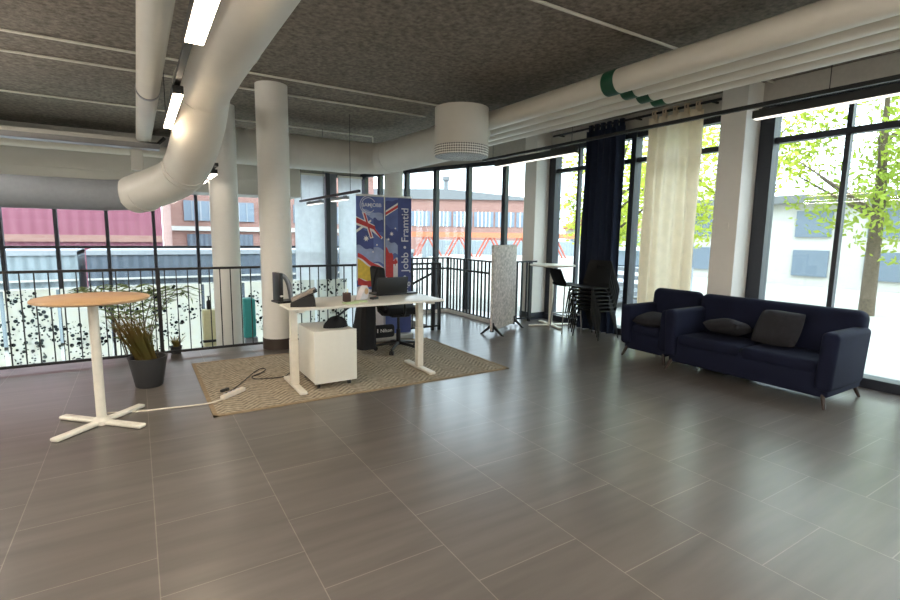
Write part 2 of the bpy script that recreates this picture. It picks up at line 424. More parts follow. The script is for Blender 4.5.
# right-hand window wall, three bays between the pillars
def bay(n, y0, y1, mull, thin, label):
    w = window('window_%d' % n, label)
    for y, wd in mull: MB().b2((6.70, y - wd / 2, .1), (6.86, y + wd / 2, 3.22)).build('mullion', 'frame', w)
    for y in thin: MB().b2((6.76, y - .025, .1), (6.84, y + .025, 3.22)).build('sash', 'frame', w)
    MB().b2((6.74, y0, 2.77), (6.84, y1, 2.84)).build('transom', 'frame', w)
    MB().b2((6.66, y0, 0), (6.88, y1, .11)).build('sill', 'frame', w)
    MB().b2((6.72, y0, 3.15), (6.86, y1, 3.24)).build('head', 'frame', w)
    MB().b2((6.79, y0, .1), (6.8, y1, 3.2)).build('pane', 'glass', w)
bay(3, 3.74, 7.18, [(7.10, .16), (5.3, .09), (3.8, .06)], [6.5, 4.98], 'dark-framed window hung with the navy and cream curtains')
bay(4, -.02, 3.42, [(3.33, .17), (1.7, .09), (.05, .1)], [2.5, .9], 'dark-framed window beyond the square pillar by the sofa')
bay(5, -3, -.34, [(-.45, .1), (-1.7, .09)], [], 'dark-framed window at the rear corner')

# ------------------------------------------------------------------ stair, kerb, railings
t = thing('staircase', 'stair descending from the landing behind the desk railing', 'stairs', (4.3, 8.2, -1.4))
n = 8
for i in range(n):
    MB().b2((4.3 - .27 * (i + 1), 7.55, -1.4), (4.3 - .27 * i, 8.85, -.175 * (i + 1)), .005).build('step', 'floor', t, world=True)
mb = MB(); mb.b2((5.40, 7.0, 0), (5.48, 8.78, .07)).b2((4.35, 8.72, 0), (5.48, 8.8, .07))
struct('trim_1', mb, 'white', 'pale kerb under the landing railing', 'kerb')

def railing(label, runs, posts, spacing, bar, zt=1.14, top=.03, group='black railings around the stair void', flat=.018):
    x0, y0 = runs[0][0]
    t = thing('railing', label, 'railing', (x0, y0, 0), 0, group)
    for a, b in runs:
        a3, b3 = Vector((*a, 0)), Vector((*b, 0)); L = (b3 - a3).length
        along(MB(), a3, b3, zt - top, zt, .04).build('top_rail', 'black', t, world=True)
        along(MB(), a3, b3, .055, .085, .03).build('bottom_rail', 'black', t, world=True)
        k = int(L / spacing)
        for i in range(1, k):
            p = a3.lerp(b3, i / k)
            MB().box((p.x, p.y, .6), (bar, flat, 1.05), math.atan2(b3.y - a3.y, b3.x - a3.x)).build('baluster', 'black', t, world=True)
    for p in posts: MB().b2((p[0] - .022, p[1] - .022, 0), (p[0] + .022, p[1] + .022, zt)).build('post', 'black', t, world=True)
    return t
railing('black balustrade running behind the spiky plant to the round column', [((-3.9, 7.15), (1.41, 7.13))], [(.2, 7.15), (-2.0, 7.15), (-3.9, 7.15)], .125, .012)
railing('black balustrade running from the round column behind the desk and banner', [((1.83, 7.13), (4.28, 7.13))], [(4.14, 7.13), (4.27, 7.13)], .125, .012)
railing('black vertical-bar balustrade around the stair landing', [((5.43, 7.06), (5.43, 8.74)), ((5.43, 8.74), (4.35, 8.74)), ((6.35, 7.06), (5.43, 7.06))], [(5.43, 7.06), (5.43, 8.74), (4.38, 8.74), (6.2, 7.06)], .115, .022, flat=.03)
t = thing('handrail', 'dark stair handrail sloping down past the banner', 'handrail', (4.28, 7.5, 0))
MB().tube([(5.36, 7.2, .92), (5.36, 8.64, .92), (4.32, 8.64, .92), (4.0, 8.64, .75), (2.1, 8.64, -.5)], .02).build('rail', 'black', t, smooth=50, world=True)
for p, z0, z1 in (((4.33, 7.42), 0, 1.14), ((4.33, 8.64), 0, .92), ((2.3, 8.64), -1.4, -.38)):
    MB().b2((p[0] - .02, p[1] - .02, z0), (p[0] + .02, p[1] + .02, z1)).build('post', 'black', t, world=True)
MB().tube([(4.33, 7.42, .95), (4.0, 7.5, .78), (2.2, 7.5, -.4)], .02).build('rail', 'black', t, smooth=50, world=True)

# ------------------------------------------------------------------ ceiling services
def ring(p, d, r, w=.03, t=None, m='duct', name='seam'):
    p, d = Vector(p), Vector(d).normalized()
    return MB().cyl(p - d * w / 2, p + d * w / 2, r, seg=40).build(name, m, t, smooth=30, world=True)
t = thing('air_duct', 'large white bent ventilation duct above the spiky plant and railing', 'duct', (.62, 4.4, 3.0))
RD = .236
path = [(.72, -2.9, 3.04), (.68, 1.0, 3.03), (.64, 4.4, 3.0), (.615, 5.35, 2.93)]
MB().tube(path, RD, 40, smooth_iter=1).build('straight_duct', 'duct', t, smooth=40, world=True)
pts = [(.615, 5.35, 2.93), (.61, 5.75, 2.66), (.575, 6.2, 2.45), (.54, 6.55, 2.34)]
MB().tube(pts, RD, 40, smooth_iter=2).build('drop_bend', 'duct', t, smooth=40, world=True)
MB().tube([(.54, 6.55, 2.34), (.51, 6.8, 2.27), (.40, 7.05, 2.19), (.02, 7.6, 2.05)], RD, 40, smooth_iter=2).build('elbow', 'duct', t, smooth=40, world=True)
MB().tube([(.05, 7.57, 2.05), (-.3, 7.68, 2.03), (-3.9, 7.7, 2.03)], .19, 40).build('branch', 'plinth', t, smooth=40, world=True)
for p, d in (((.66, 2.6, 3.02), (0, 1, 0)), ((.645, 4.1, 3.005), (0, 1, 0)), ((.60, 5.33, 2.935), (-.05, 1, -.1)), ((.54, 6.55, 2.34), (-.1, 1, -.3)), ((.525, 6.67, 2.31), (-.15, 1, -.28)), ((.12, 7.47, 2.077), (-.65, .9, -.2))):
    ring(p, d, RD + .008, .03, t)
t = thing('air_duct', 'wide white ventilation duct crossing behind the tall round column', 'duct', (2.5, 9, 3.0))
MB().tube([(1.45, 9.0, 3.0), (3.55, 9.0, 3.0)], .285, 40).build('straight_duct', 'duct', t, smooth=40, world=True)
MB().tube([(3.55, 9.0, 3.0), (3.85, 8.97, 3.0), (4.02, 8.82, 3.0), (4.05, 8.5, 3.0)], .285, 40, smooth_iter=1).build('elbow', 'duct', t, smooth=40, world=True)
MB().tube([(4.05, 8.5, 3.0), (4.22, 6.75, 3.04)], .285, 40).build('straight_duct', 'duct', t, smooth=40, world=True)
for p, d in (((2.3, 9, 3), (1, 0, 0)), ((2.42, 9, 3), (1, 0, 0)), ((3.5, 9, 3), (1, 0, 0)), ((4.055, 8.5, 3.0), (0, 1, 0)), ((1.6, 9, 3), (1, 0, 0))): ring(p, d, .293, .04, t)
# round ceiling diffuser
t = thing('air_diffuser', 'white drum-shaped air diffuser hanging from the dark ceiling', 'diffuser', (3.63, 5.55, 2.6))
MB().cyl((0, 0, .11), (0, 0, .6), .345, seg=48).build('drum', 'duct', t, smooth=30)
MB().lathe([(.346, .13), (.352, .11), (.350, .02), (.340, 0), (.05, -.004)], seg=48).build('perforated_ring', 'perf', t, smooth=60)
MB().cyl((.25, .1, .42), (.62, .42, .44), .13, seg=24).build('spigot', 'duct', t, smooth=30)
# four insulated pipes with green bands
xs = [4.11, 4.38, 4.63, 4.86]; ra = .108
names = ['outermost over the floor', 'second from the floor side', 'third from the floor side', 'nearest the curtains']
for i, x in enumerate(xs):
    t = thing('insulated_pipe', 'long white insulated ceiling pipe with a green band, the one ' + names[i], 'pipe', (x, 3.4, 3.12), 0, 'white pipes along the ceiling')
    MB().tube([(x, -2.9, 3.12), (x, 6.9, 3.12)], ra + (.008 if i == 0 else 0), 28).build('jacket', 'pipe', t, smooth=40, world=True)
    yb = 3.53
    MB().cyl((x, yb - .075, 3.12), (x, yb + .075, 3.12), ra + (.012 if i == 0 else .004), seg=28).build('band', 'green', t, smooth=40, world=True)
# thin sprinkler pipes under the ceiling
for y, x1, lab in ((6.61, 4.1, 'thin pale sprinkler pipe on the ceiling, in front of the round column'), (7.34, 4.1, 'thin pale sprinkler pipe on the ceiling, just behind the round column'), (9.42, 4.05, 'thin pale sprinkler pipe on the ceiling with a bent end above the duct'), (3.3, 6.7, 'thin pale sprinkler pipe on the ceiling crossing above the insulated pipes')):
    pts = [(-3.95, y, 3.495), (x1, y, 3.495)]
    if y == 9.42: pts += [(x1 + .02, y, 3.48), (x1 + .02, y, 3.3)]
    o = MB().tube(pts, .014, 10).build('sprinkler_pipe', 'pipe', smooth=40); tag(o, lab, 'pipe', 'thin ceiling pipes')
# pipes at the far corner of the ceiling
t = thing('insulated_pipe', 'white insulated pipe with a joint collar beside the lit lamp', 'pipe', (.17, 5, 2.9))
MB().tube([(.17, -2.9, 2.9), (.17, 8.45, 2.9)], .095, 24).build('jacket', 'pipe', t, smooth=40, world=True)
ring((.17, 5.6, 2.9), (0, 1, 0), .102, .05, t, 'chrome', 'collar')
t = thing('box_duct', 'flat white box duct crossing above the void', 'duct', (-1.5, 8.6, 2.8))
MB().b2((-3.95, 8.5, 2.79), (.36, 8.7, 2.89), .008).build('casing', 'duct', t, world=True)
MB().b2((.0, 8.52, 2.45), (.15, 8.68, 2.79), .008).build('drop_leg', 'duct', t, world=True)
t = thing('box_duct', 'long white box duct above the far glazing', 'duct', (0, 11.3, 2.6))
MB().b2((-3.95, 11.1, 2.36), (3.1, 11.95, 3.04), .01).build('casing', 'duct', t, world=True)
MB().b2((-3.95, 11.07, 2.66), (3.1, 11.14, 2.72)).build('flange', 'duct', t, world=True)
t = tag(MB().tube([(-3.95, 10.6, 3.0), (4.3, 10.6, 3.0)], .1, 20).build('ventilation_pipe', 'pipe', smooth=40), 'white pipe running above the far box duct', 'pipe')
t = thing('cable_tray', 'dark cable tray with loose cables under the far corner ceiling', 'tray', (-.1, 7.9, 2.75))
MB().b2((-2.0, 8.2, 2.72), (.35, 8.4, 2.74)).b2((-2.0, 8.2, 2.72), (.35, 8.215, 2.79)).b2((-2.0, 8.385, 2.72), (.35, 8.4, 2.79)).build('tray', 'chrome', t, world=True)
MB().tube([(-2, 8.28, 2.77), (-1, 8.3, 2.76), (.3, 8.3, 2.77), (.42, 8.32, 2.9)], .025, 10, smooth_iter=1).build('cable', 'cable', t, smooth=60, world=True)
# concrete beams over the window bay: pale brackets with dark slots
for i, y in enumerate((6.1, 5.5, 4.95, 4.4)):
    pass

# lighting tracks
def track(name_label, x, y0, y1, z, hang, group='suspended lighting tracks'):
    t = thing('lighting_track', name_label, 'light track', (x, y0, z), 0, group)
    MB().b2((x - .02, y0, z - .02), (x + .02, y1, z + .02)).build('rail', 'black', t, world=True)
    for y in hang: MB().cyl((x, y, z), (x, y, ZC), .004, seg=6).build('wire', 'black', t, world=True)
    return t
def luminaire(label, x, y0, y1, z, w=.075, h=.06, m='lampc', group='linear lamps on the tracks', hm='black'):
    t = thing('linear_lamp', label, 'lamp', (x, (y0 + y1) / 2, z), 0, group)
    MB().b2((x - w / 2, y0, z), (x + w / 2, y1, z + h), .004).build('housing', hm, t, world=True)
    MB().b2((x - w / 2 + (.02 if hm == 'black' and m == 'lampc' else .006), y0 + .01, z - .010), (x + w / 2 - .006, y1 - .01, z + .001)).build('diffuser', m, t, world=True)
    if m == 'lampadded': MB().b2((x - w / 2 + .006, y0 + .01, z + h - .001), (x + w / 2 - .006, y1 - .01, z + h + .008)).build('added_uplight', m, t, world=True)  # up-light on the added lamps only, lifts the ceiling
    MB().b2((x - .015, y0 + .05, z + h), (x + .015, y0 + .15, z + h + .015)).b2((x - .015, y1 - .15, z + h), (x + .015, y1 - .05, z + h + .015)).build('clip', 'black', t, world=True)
    return t
zA = 2.61
track('black lighting track beside the large bent duct', .325, -2.5, 6.15, zA + .095, (-2, .5, 3.2, 6.0))
luminaire('lit warm linear lamp hanging beside the large bent duct', .325, 4.35, 5.8, zA, .075, .06, 'lamp')
for y, l in ((-.4, 'above the near end'), (-2.3, 'above the rear end')): luminaire('added bright linear lamp on the duct-side track ' + l + ' of the open floor', .325, y, y + 1.45, zA, .10, .06, 'lampadded')  # extra lamps behind the camera, added to light the room
track('added black lighting track along the plain side wall', -2.3, -2.6, 9.0, zA + .095, (-2, 1, 4, 7))  # unseen track, added to carry extra room lighting
for y, l in ((-2.3, 'rear end'), (-.4, 'first from the rear end'), (1.5, 'middle'), (3.4, 'one beside the tan table'), (5.3, 'one before the railing'), (7.2, 'one over the void')): luminaire('added bright linear lamp on the track along the plain side wall, ' + l, -2.3, y, y + 1.45, zA, .10, .06, 'lampadded')  # out-of-view lamps added to brighten this side of the room
track('added black lighting track over the open floor by the rear wall', 2.5, -2.8, .3, zA + .095, (-2.5, .1))  # unseen short track, added for more fill lamps
for y, l in ((-2.7, 'nearer the rear wall'), (-1.15, 'further from the rear wall')): luminaire('added bright linear lamp on the short open-floor track, ' + l, 2.5, y, y + 1.4, zA, .10, .06, 'lampadded')  # added fill lamps, kept behind the view
luminaire('added warm linear lamp hanging ahead of the camera on the duct-side track', .325, 1.7, 3.15, zA, .10, .06, 'lamp')  # extra lamp above the view, added for more light
track('black lighting track over the void beyond the railing', .95, 7.3, 10.6, 2.47, (7.5, 9, 10.4))
for (y, l) in ((7.55, 'small lit lamp on the void track, the one beside the round column'), (8.6, 'small lit lamp on the void track, the middle one'), (9.7, 'small lit lamp on the void track, the one by the glazing')):
    luminaire(l, .95, y, y + .7, 2.375, .08, .06, 'lampmid')
track('black lighting track over the stair, seen behind the banner', 3.05, 7.6, 11.0, 2.27, (8, 9.4, 10.9))
luminaire('unlit grey lamp on the stair track beside the banner', 3.05, 8.15, 8.9, 2.17, .08, .05, 'lampc', hm='plinth')
luminaire('unlit grey lamp on the stair track between column and banner', 3.05, 9.5, 10.4, 2.17, .08, .05, 'lampc', hm='plinth')
track('long black lighting track in front of the curtained windows', 5.45, -2.5, 7.6, 2.95, (-2, .6, 2.2, 5.4, 7.3))
luminaire('black linear lamp under the track in front of the white pillar', 5.45, 5.3, 7.2, 2.80, .085, .095, 'lampc')
luminaire('black linear lamp under the track above the navy sofa', 5.45, 1.2, 2.85, 2.82, .085, .075, 'lampc')
luminaire('added bright linear lamp under the window track near the rear wall', 5.45, -1.6, -.2, 2.82, .085, .075, 'lampadded')  # unseen lamp added to brighten the window side

# curtain rod and curtains
t = thing('curtain_rod', 'black curtain rod above the navy and cream curtains', 'curtain rod', (6.55, 5.4, 3.40))
MB().cyl((6.55, 3.86, 3.40), (6.55, 6.95, 3.40), .018, seg=14).build('rod', 'black', t, smooth=40, world=True)
for y in (4.0, 5.2, 6.85): MB().b2((6.55, y - .012, 3.39), (6.72, y + .012, 3.415)).build('bracket', 'black', t, world=True)
def curtain(name, label, y0, y1, m, folds, z0, z1, tie):
    t = thing(name, label, 'curtain', (6.55, (y0 + y1) / 2, z0))
    def f(u, v):
        z = z0 + (z1 - z0) * v; w = 1 - tie * (1 - v)
        y = (y0 + y1) / 2 + (u - .5) * (y1 - y0) * w
        a = .065 * (.6 + .4 * math.sin(u * 7 + 1)); x = 6.53 + a * math.sin(u * folds * 2 * PI + .6 * math.sin(v * 3 + u * 5)) + .01 * math.sin(v * 9 + u * 20)
        return (x, y, z)
    MB().grid(f, folds * 12, 24).build('cloth', m, t, smooth=70, world=True)
    for i in range(folds):
        y = y0 + (i + .5) / folds * (y1 - y0)
        r = MB().lathe([(.022, -.004), (.030, -.004), (.030, .004), (.022, .004)], seg=14, caps=False).build('ring', 'black', t)
        r.rotation_euler = (PI / 2, 0, 0); r.location = (0, y - (y0 + y1) / 2, 3.40 - z0)
        MB().b2((6.53, y - .035, 3.3), (6.575, y + .035, 3.44), .004).build('tab', m, t, world=True)
    return t
curtain('curtain', 'dark navy floor-length curtain behind the stacked black chairs', 5.36, 6.12, 'navy', 6, .02, 3.33, .0)
curtain('curtain', 'cream pleated curtain hanging behind the navy armchair', 4.08, 4.93, 'cream', 5, .06, 3.33, .05)

# white panel blinds and dotted screens beyond the void
def blind(x0, x1, label):
    t = thing('panel_blind', label, 'blind', ((x0 + x1) / 2, 11.75, 2.9), 0, 'white panel blinds at the far glazing')
    n = 2
    for i in range(n):
        a = x0 + (x1 - x0) * i / n; b = x0 + (x1 - x0) * (i + 1) / n
        MB().b2((a + .004, 11.74 + .02 * i, -1.35), (b - .004, 11.745 + .02 * i, 2.92)).build('panel', 'blind', t, world=True)
    MB().b2((x0, 11.72, 2.92), (x1, 11.79, 2.97)).build('rail', 'deskleg', t, world=True)
blind(3.12, 3.84, 'white panel blind just beside the round column behind the phone')
blind(4.17, 4.78, 'white panel blind beside the flag banner')
tints = [(226, 232, 200), (214, 226, 214), (206, 222, 228), (236, 234, 214)]
for i in range(9):
    x0 = .322 - .803 * 4 + .803 * i
    o = MB().b2((x0 + .03, 11.6, -1.4), (x0 + .773, 11.61, .5)).build('privacy_screen', 'dotted' if False else 'dotfilm')
    tag(o, 'pale dotted privacy screen panel behind the railing by the glazing', 'screen', 'dotted privacy screens')

# turquoise bin, dispenser, plants beyond the railing
t = thing('display_plinth', 'turquoise panel on a grey plinth beside the column in the void', 'plinth', (1.62, 9.3, -1.4))
MB().b2((-.09, -.12, 0), (.12, .12, 1.14), .01).build('plinth', 'plinth', t)
MB().b2((-.12, -.14, 1.14), (.10, .14, 1.84), .05, 4).build('panel', 'teal', t, smooth=40)
t = thing('hand_sanitizer_stand', 'pale yellow stand with a black pump bottle behind the railing', 'dispenser', (1.08, 10.2, -1.4))
MB().b2((-.12, -.1, 0), (.12, .1, 1.55), .02, 3).build('body', 'yellowish', t, smooth=40)
MB().lathe([(.035, 0), (.04, .02), (.04, .15), (.015, .18), (.015, .23), (.03, .24), (.03, .25)], (0, 0, 1.55), 16).build('pump_bottle', 'plastic', t, smooth=40)
MB().b2((-.14, -.16, .95), (.14, -.08, .99), .01).build('drip_tray', 'plastic', t)

def blades(mb, n, base_r, length, spread, lean, width, droop, seed, z0=.26):
    r = random.Random(seed)
    for i in range(n):
        a = r.uniform(0, 2 * PI); br = base_r * math.sqrt(r.random()); L = length * r.uniform(.6, 1.05)
        d = Vector((math.cos(a), math.sin(a), 0)); out = spread * r.uniform(.2, 1)
        p0 = d * br + Vector((0, 0, z0)); side = Vector((-d.y, d.x, 0)); seg = 6; prev = None
        for k in range(seg + 1):
            q = k / seg
            p = p0 + d * out * q ** 1.3 * L + Vector(lean) * q * L + Vector((0, 0, 1)) * (L * q - droop * L * q ** 2.6)
            w = width * (1 - q) ** .7 * (.6 + .4 * min(1, q * 5)) + .0008
            cur = (mb.bm.verts.new(p - side * w), mb.bm.verts.new(p + side * w + d * w * .3))
            if prev: mb.bm.faces.new((prev[0], prev[1], cur[1], cur[0]))
            prev = cur
    return mb
def pot(t, r0, r1, h, m='pot'):
    MB().lathe([(r0, 0), (r0 + .01, .01), (r1, h - .02), (r1 + .008, h), (r1 - .012, h), (r1 - .02, h - .05), (.001, h - .05)], seg=32).build('pot', m, t, smooth=40)
    MB().lathe([(.001, h - .045), (r1 - .021, h - .045), (r1 - .021, h - .05), (.001, h - .05)], seg=24).build('soil', 'soil', t)
t = thing('potted_plant', 'spiky brown-green plant in a charcoal pot by the railing', 'potted plant', (.03, 5.9, 0))
pot(t, .115, .175, .31)
MB().cyl((0, 0, .26), (-.03, 0, .45), .05, .03).build('stem', 'bark', t, smooth=40)
mb = MB(); blades(mb, 190, .11, .56, .34, (-.34, .02, 0), .0055, .10, 3).build('foliage', 'leaf', t, recalc=False)
t = thing('potted_plant', 'small plant with reddish base leaves standing behind the railing', 'potted plant', (.36, 7.32, 0))
pot(t, .05, .07, .1)
mb = MB(); blades(mb, 44, .03, .24, .6, (.1, 0, 0), .008, .3, 5, .06).build('foliage', 'leaf', t, recalc=False)
def palm(label, loc, h, seed, nf=11, L=1.15):
    t = thing('potted_palm', label, 'potted plant', loc)
    pot(t, .15, .22, .36, 'plinth'); r = random.Random(seed)
    mbf = MB(); mbs = MB()
    for i in range(nf):
        a = 2 * PI * i / nf + r.uniform(-.2, .2); d = Vector((math.cos(a), math.sin(a), 0)); l = L * r.uniform(.75, 1.1)
        pts = []
        for k in range(9):
            q = k / 8; pts.append(Vector((0, 0, .3)) + d * (l * .75 * q ** 1.5) + Vector((0, 0, 1)) * (h * (q * 1.25 - .55 * q ** 3)) * r.uniform(.98, 1.02))
        mbs.tube(pts, [.01 - .008 * k / 8 for k in range(9)], 6)
        for k in range(3, 9):
            for tt in (0, .5):
                if k == 8 and tt: continue
                p = pts[k].lerp(pts[min(k + 1, 8)], tt); tan = (pts[k] - pts[k - 1]).normalized(); sd = tan.cross(Vector((0, 0, 1))).normalized()
                for s in (-1, 1):
                    e = p + (sd * s * .9 + tan * .7 + Vector((0, 0, -.35))).normalized() * .3 * (1 - abs(k - 5.5) / 6)
                    w = tan * .014
                    mid = p.lerp(e, .4) + Vector((0, 0, .02))
                    mbf.quad(p, mid - w, e, mid + w)
    mbs.build('frond_stem', 'bark', t, smooth=60); mbf.build('foliage', 'palm', t, recalc=False)
palm('feathery palm with arching fronds beyond the railing', (-.1, 8.35, -1.4), 2.55, 2, 14, 1.05)

# ------------------------------------------------------------------ rug, desk and things around it
t = thing('rug', 'beige herringbone woven rug under the white desk', 'rug', (2.1, 5.6, 0))
R3 = Matrix.Rotation(math.radians(-1.2), 4, 'Z')
mb = MB(); mb.b2((-1.6, -1.0, 0), (1.62, 1.0, .008)).build('pile', 'rug', t)
mb = MB(); mb.b2((-1.62, -1.02, 0), (-1.585, 1.02, .0095)).b2((1.6, -1.02, 0), (1.64, 1.02, .0095)).b2((-1.62, -1.02, 0), (1.64, -.985, .0095)).b2((-1.62, .985, 0), (1.64, 1.02, .0095)).build('hem', 'hem', t)

t = thing('standing_desk', 'white height-adjustable desk with a computer on a beige rug', 'desk', (2.05, 5.1, .009))
ZT = .871
MB().box((0, .015, ZT - .013), (1.7, .77, .026), None, .006).build('desktop', 'desk', t, smooth=30)
for s in (-1, 1):
    xl = s * .735
    l = MB().b2((xl - .04, -.035, .03), (xl + .04, .045, .5), .01, 3).b2((xl - .034, -.029, .5), (xl + .034, .039, ZT - .05)).build('leg', 'deskleg', t, smooth=30)
    MB().box((xl - s * .0, 0, .017), (.075, .66, .034), None, .012, 3).build('foot', 'deskleg', l, smooth=30)
    MB().b2((xl - .03, -.3, ZT - .056), (xl + .03, .34, ZT - .026)).build('bracket', 'deskleg', l)
MB().b2((-.72, -.02, ZT - .075), (.72, .03, ZT - .03)).build('crossbar', 'deskleg', t)
MB().b2((-.2, .2, ZT - .10), (.3, .32, ZT - .028)).build('cable_basket', 'plastic', t)
DZ = .009 + ZT + .0005                                        # desk surface height

t = thing('pedestal_cabinet', 'white pedestal cabinet on castors under the desk', 'cabinet', (1.68, 5.15, .009))
MB().b2((-.225, -.28, .065), (.215, .30, .60), .006).build('carcass', 'cab', t, smooth=30)
MB().b2((-.23, -.30, .062), (.22, -.282, .603), .004).build('back_panel', 'cab', t, smooth=30)
for x, y in ((-.17, -.22), (.16, -.22), (-.17, .22), (.16, .22)):
    c = MB().cyl((x - .012, y, .025), (x + .012, y, .025), .025).build('castor', 'plastic', t, smooth=40)
    MB().b2((x - .02, y - .02, .045), (x + .02, y + .02, .068)).build('castor_plate', 'plastic', c)
mb = MB()
def fcap(u, v):
    a = 2 * PI * u; r = math.sin(v * PI / 2); rr = .5 + .14 * math.sin(3 * a + 1)
    return (.135 * math.cos(a) * r * (1 + .1 * math.sin(2 * a)), .085 * math.sin(a) * r, .105 * math.cos(v * PI / 2) * (1 + .12 * math.sin(5 * a + v * 4)) * (1 if v < .99 else 0))
mb.grid(fcap, 32, 10)
o = mb.build('bag', 'fabricblack', smooth=80); o.location = (1.74, 5.04, .615); tag(o, 'crumpled dark navy bag on top of the white pedestal cabinet', 'bag')

# desk phone + handset + screen
def on_desk(name, label, cat, x, y, rz=0): return thing(name, label, cat, (x, y, DZ), rz)
t = on_desk('desk_phone', 'black desk phone with sloping grey keypad at the desk end', 'telephone', 1.36, 4.90, math.radians(-16))
wedge = [(-.115, 0), (.125, 0), (.12, .06), (.1, .125), (-.115, .035)]
mx = Matrix.Rotation(PI / 2, 4, 'X')
MB().prism(wedge, -.09, .09, mx).build('body', 'plastic', t)
rt = Matrix.Rotation(-math.atan2(.1, .22), 4, 'Y')
MB().box((.01, 0, .115), (.25, .17, .03), rt, .006).build('keypad_panel', 'screenglass', t)
MB().box((.018, 0, .098), (.27, .185, .012), rt, .004).build('rim', 'plastic', t)
k = MB()
for i in range(4):
    for j in range(3): k.box((-.06 + .03 * i, -.03 + .03 * j, .115 + .0135 * (i - 2) + .008), (.016, .02, .014), rt, .002)
k.build('keys', 'plinth', t)
MB().box((.115, 0, .155), (.035, .19, .035), rt, .012, 3).build('handset', 'plastic', t, smooth=40)
t = on_desk('computer_monitor', 'black monitor turned edge-on with a curved grey stand beside the phone', 'monitor', 1.245, 5.33, math.radians(8))
MB().b2((-.07, -.17, .02), (-.03, .02, .31), .006).build('screen_housing', 'plastic', t, smooth=30)
arc = [(-.03, -.08, .29), (.02, -.08, .27), (.06, -.08, .2), (.08, -.08, .1), (.085, -.08, .03)]
MB().tube(arc, [.018, .022, .024, .024, .022], 12, smooth_iter=2).build('stand', 'plinth', t, smooth=60)
MB().b2((-.09, -.17, 0), (.12, .02, .02), .006).build('base', 'plastic', t)
e = MB().lathe([(.001, 0), (.016, 0), (.016, .002), (.001, .002)], seg=16).build('emblem', 'paper', t)
e.matrix_basis = Matrix.Translation((-.05, -.171, .075)) @ Matrix.Rotation(PI / 2, 4, 'X') @ Matrix.Diagonal((1.2, .6, 1, 1))

t = on_desk('pen_holder', 'small dark maroon pen holder with pens beside pale green notes', 'pen holder', 1.86, 5.02)
MB().b2((-.035, -.035, 0), (.035, .035, .095), .004).build('cup', 'maroon', t)
for x, y, m in ((-.018, 0, 'paper'), (.018, .01, 'paper'), (0, -.015, 'flag_yellow')):
    MB().cyl((x, y, .02), (x * 1.6, y * 1.3, .135), .004, seg=8).build('pen', m, t, smooth=40)
for i, (x, y, a, lab) in enumerate(((1.84, 4.86, 8, 'pale green note pad lying at the front edge of the desk'), (1.98, 4.93, -20, 'pale green sheet lying beside the note pad on the desk'))):
    t = MB().box((0, 0, .006), (.14, .10, .012), None, .001).build('note_pad' if i == 0 else 'paper_sheet', 'mint')
    t.location = (x, y, DZ); t.rotation_euler = (0, 0, math.radians(a)); tag(t, lab, 'paper')
t = on_desk('tape_dispenser', 'pale tilted tape dispenser between pen holder and monitor', 'dispenser', 2.06, 5.10, math.radians(35))
MB().prism([(-.09, 0), (.07, 0), (.10, .10), (.06, .15), (.02, .13)], -.035, .035, mx).build('body', 'flag_grey', t)
MB().cyl((.04, -.04, .09), (.04, .04, .09), .035, seg=20).build('tape_roll', 'tan', t, smooth=40)
t = on_desk('computer_mouse', 'small dark red and black mouse beside the monitor base', 'mouse', 2.19, 5.06, .5)
MB().box((0, 0, .014), (.1, .055, .028), None, .012, 3).build('shell', 'plastic', t, smooth=50)
MB().box((.02, 0, .026), (.03, .02, .008), None, .003).build('wheel', 'flag_red', t)
# laptop: lid seen from behind
t = on_desk('laptop_computer', 'black laptop open on the desk with its lid back facing the room', 'laptop', 2.53, 5.30, math.radians(2))
MB().box((0, .13, .010), (.40, .26, .018), None, .006).build('base', 'plastic', t, smooth=30)
MB().box((0, .0, .112), (.40, .012, .21), Matrix.Rotation(math.radians(8), 4, 'X'), .005).build('lid', 'black', t, smooth=30)
MB().box((0, .008, .114), (.37, .004, .185), Matrix.Rotation(math.radians(8), 4, 'X')).build('screen', 'carglass', t)
t = MB().box((0, 0, .01), (.16, .1, .02), None, .004).build('notebook', 'plastic'); t.location = (2.79, 5.36, DZ); t.rotation_euler = (0, 0, .2)
tag(t, 'thin black notebook lying at the bright end of the desk', 'notebook')

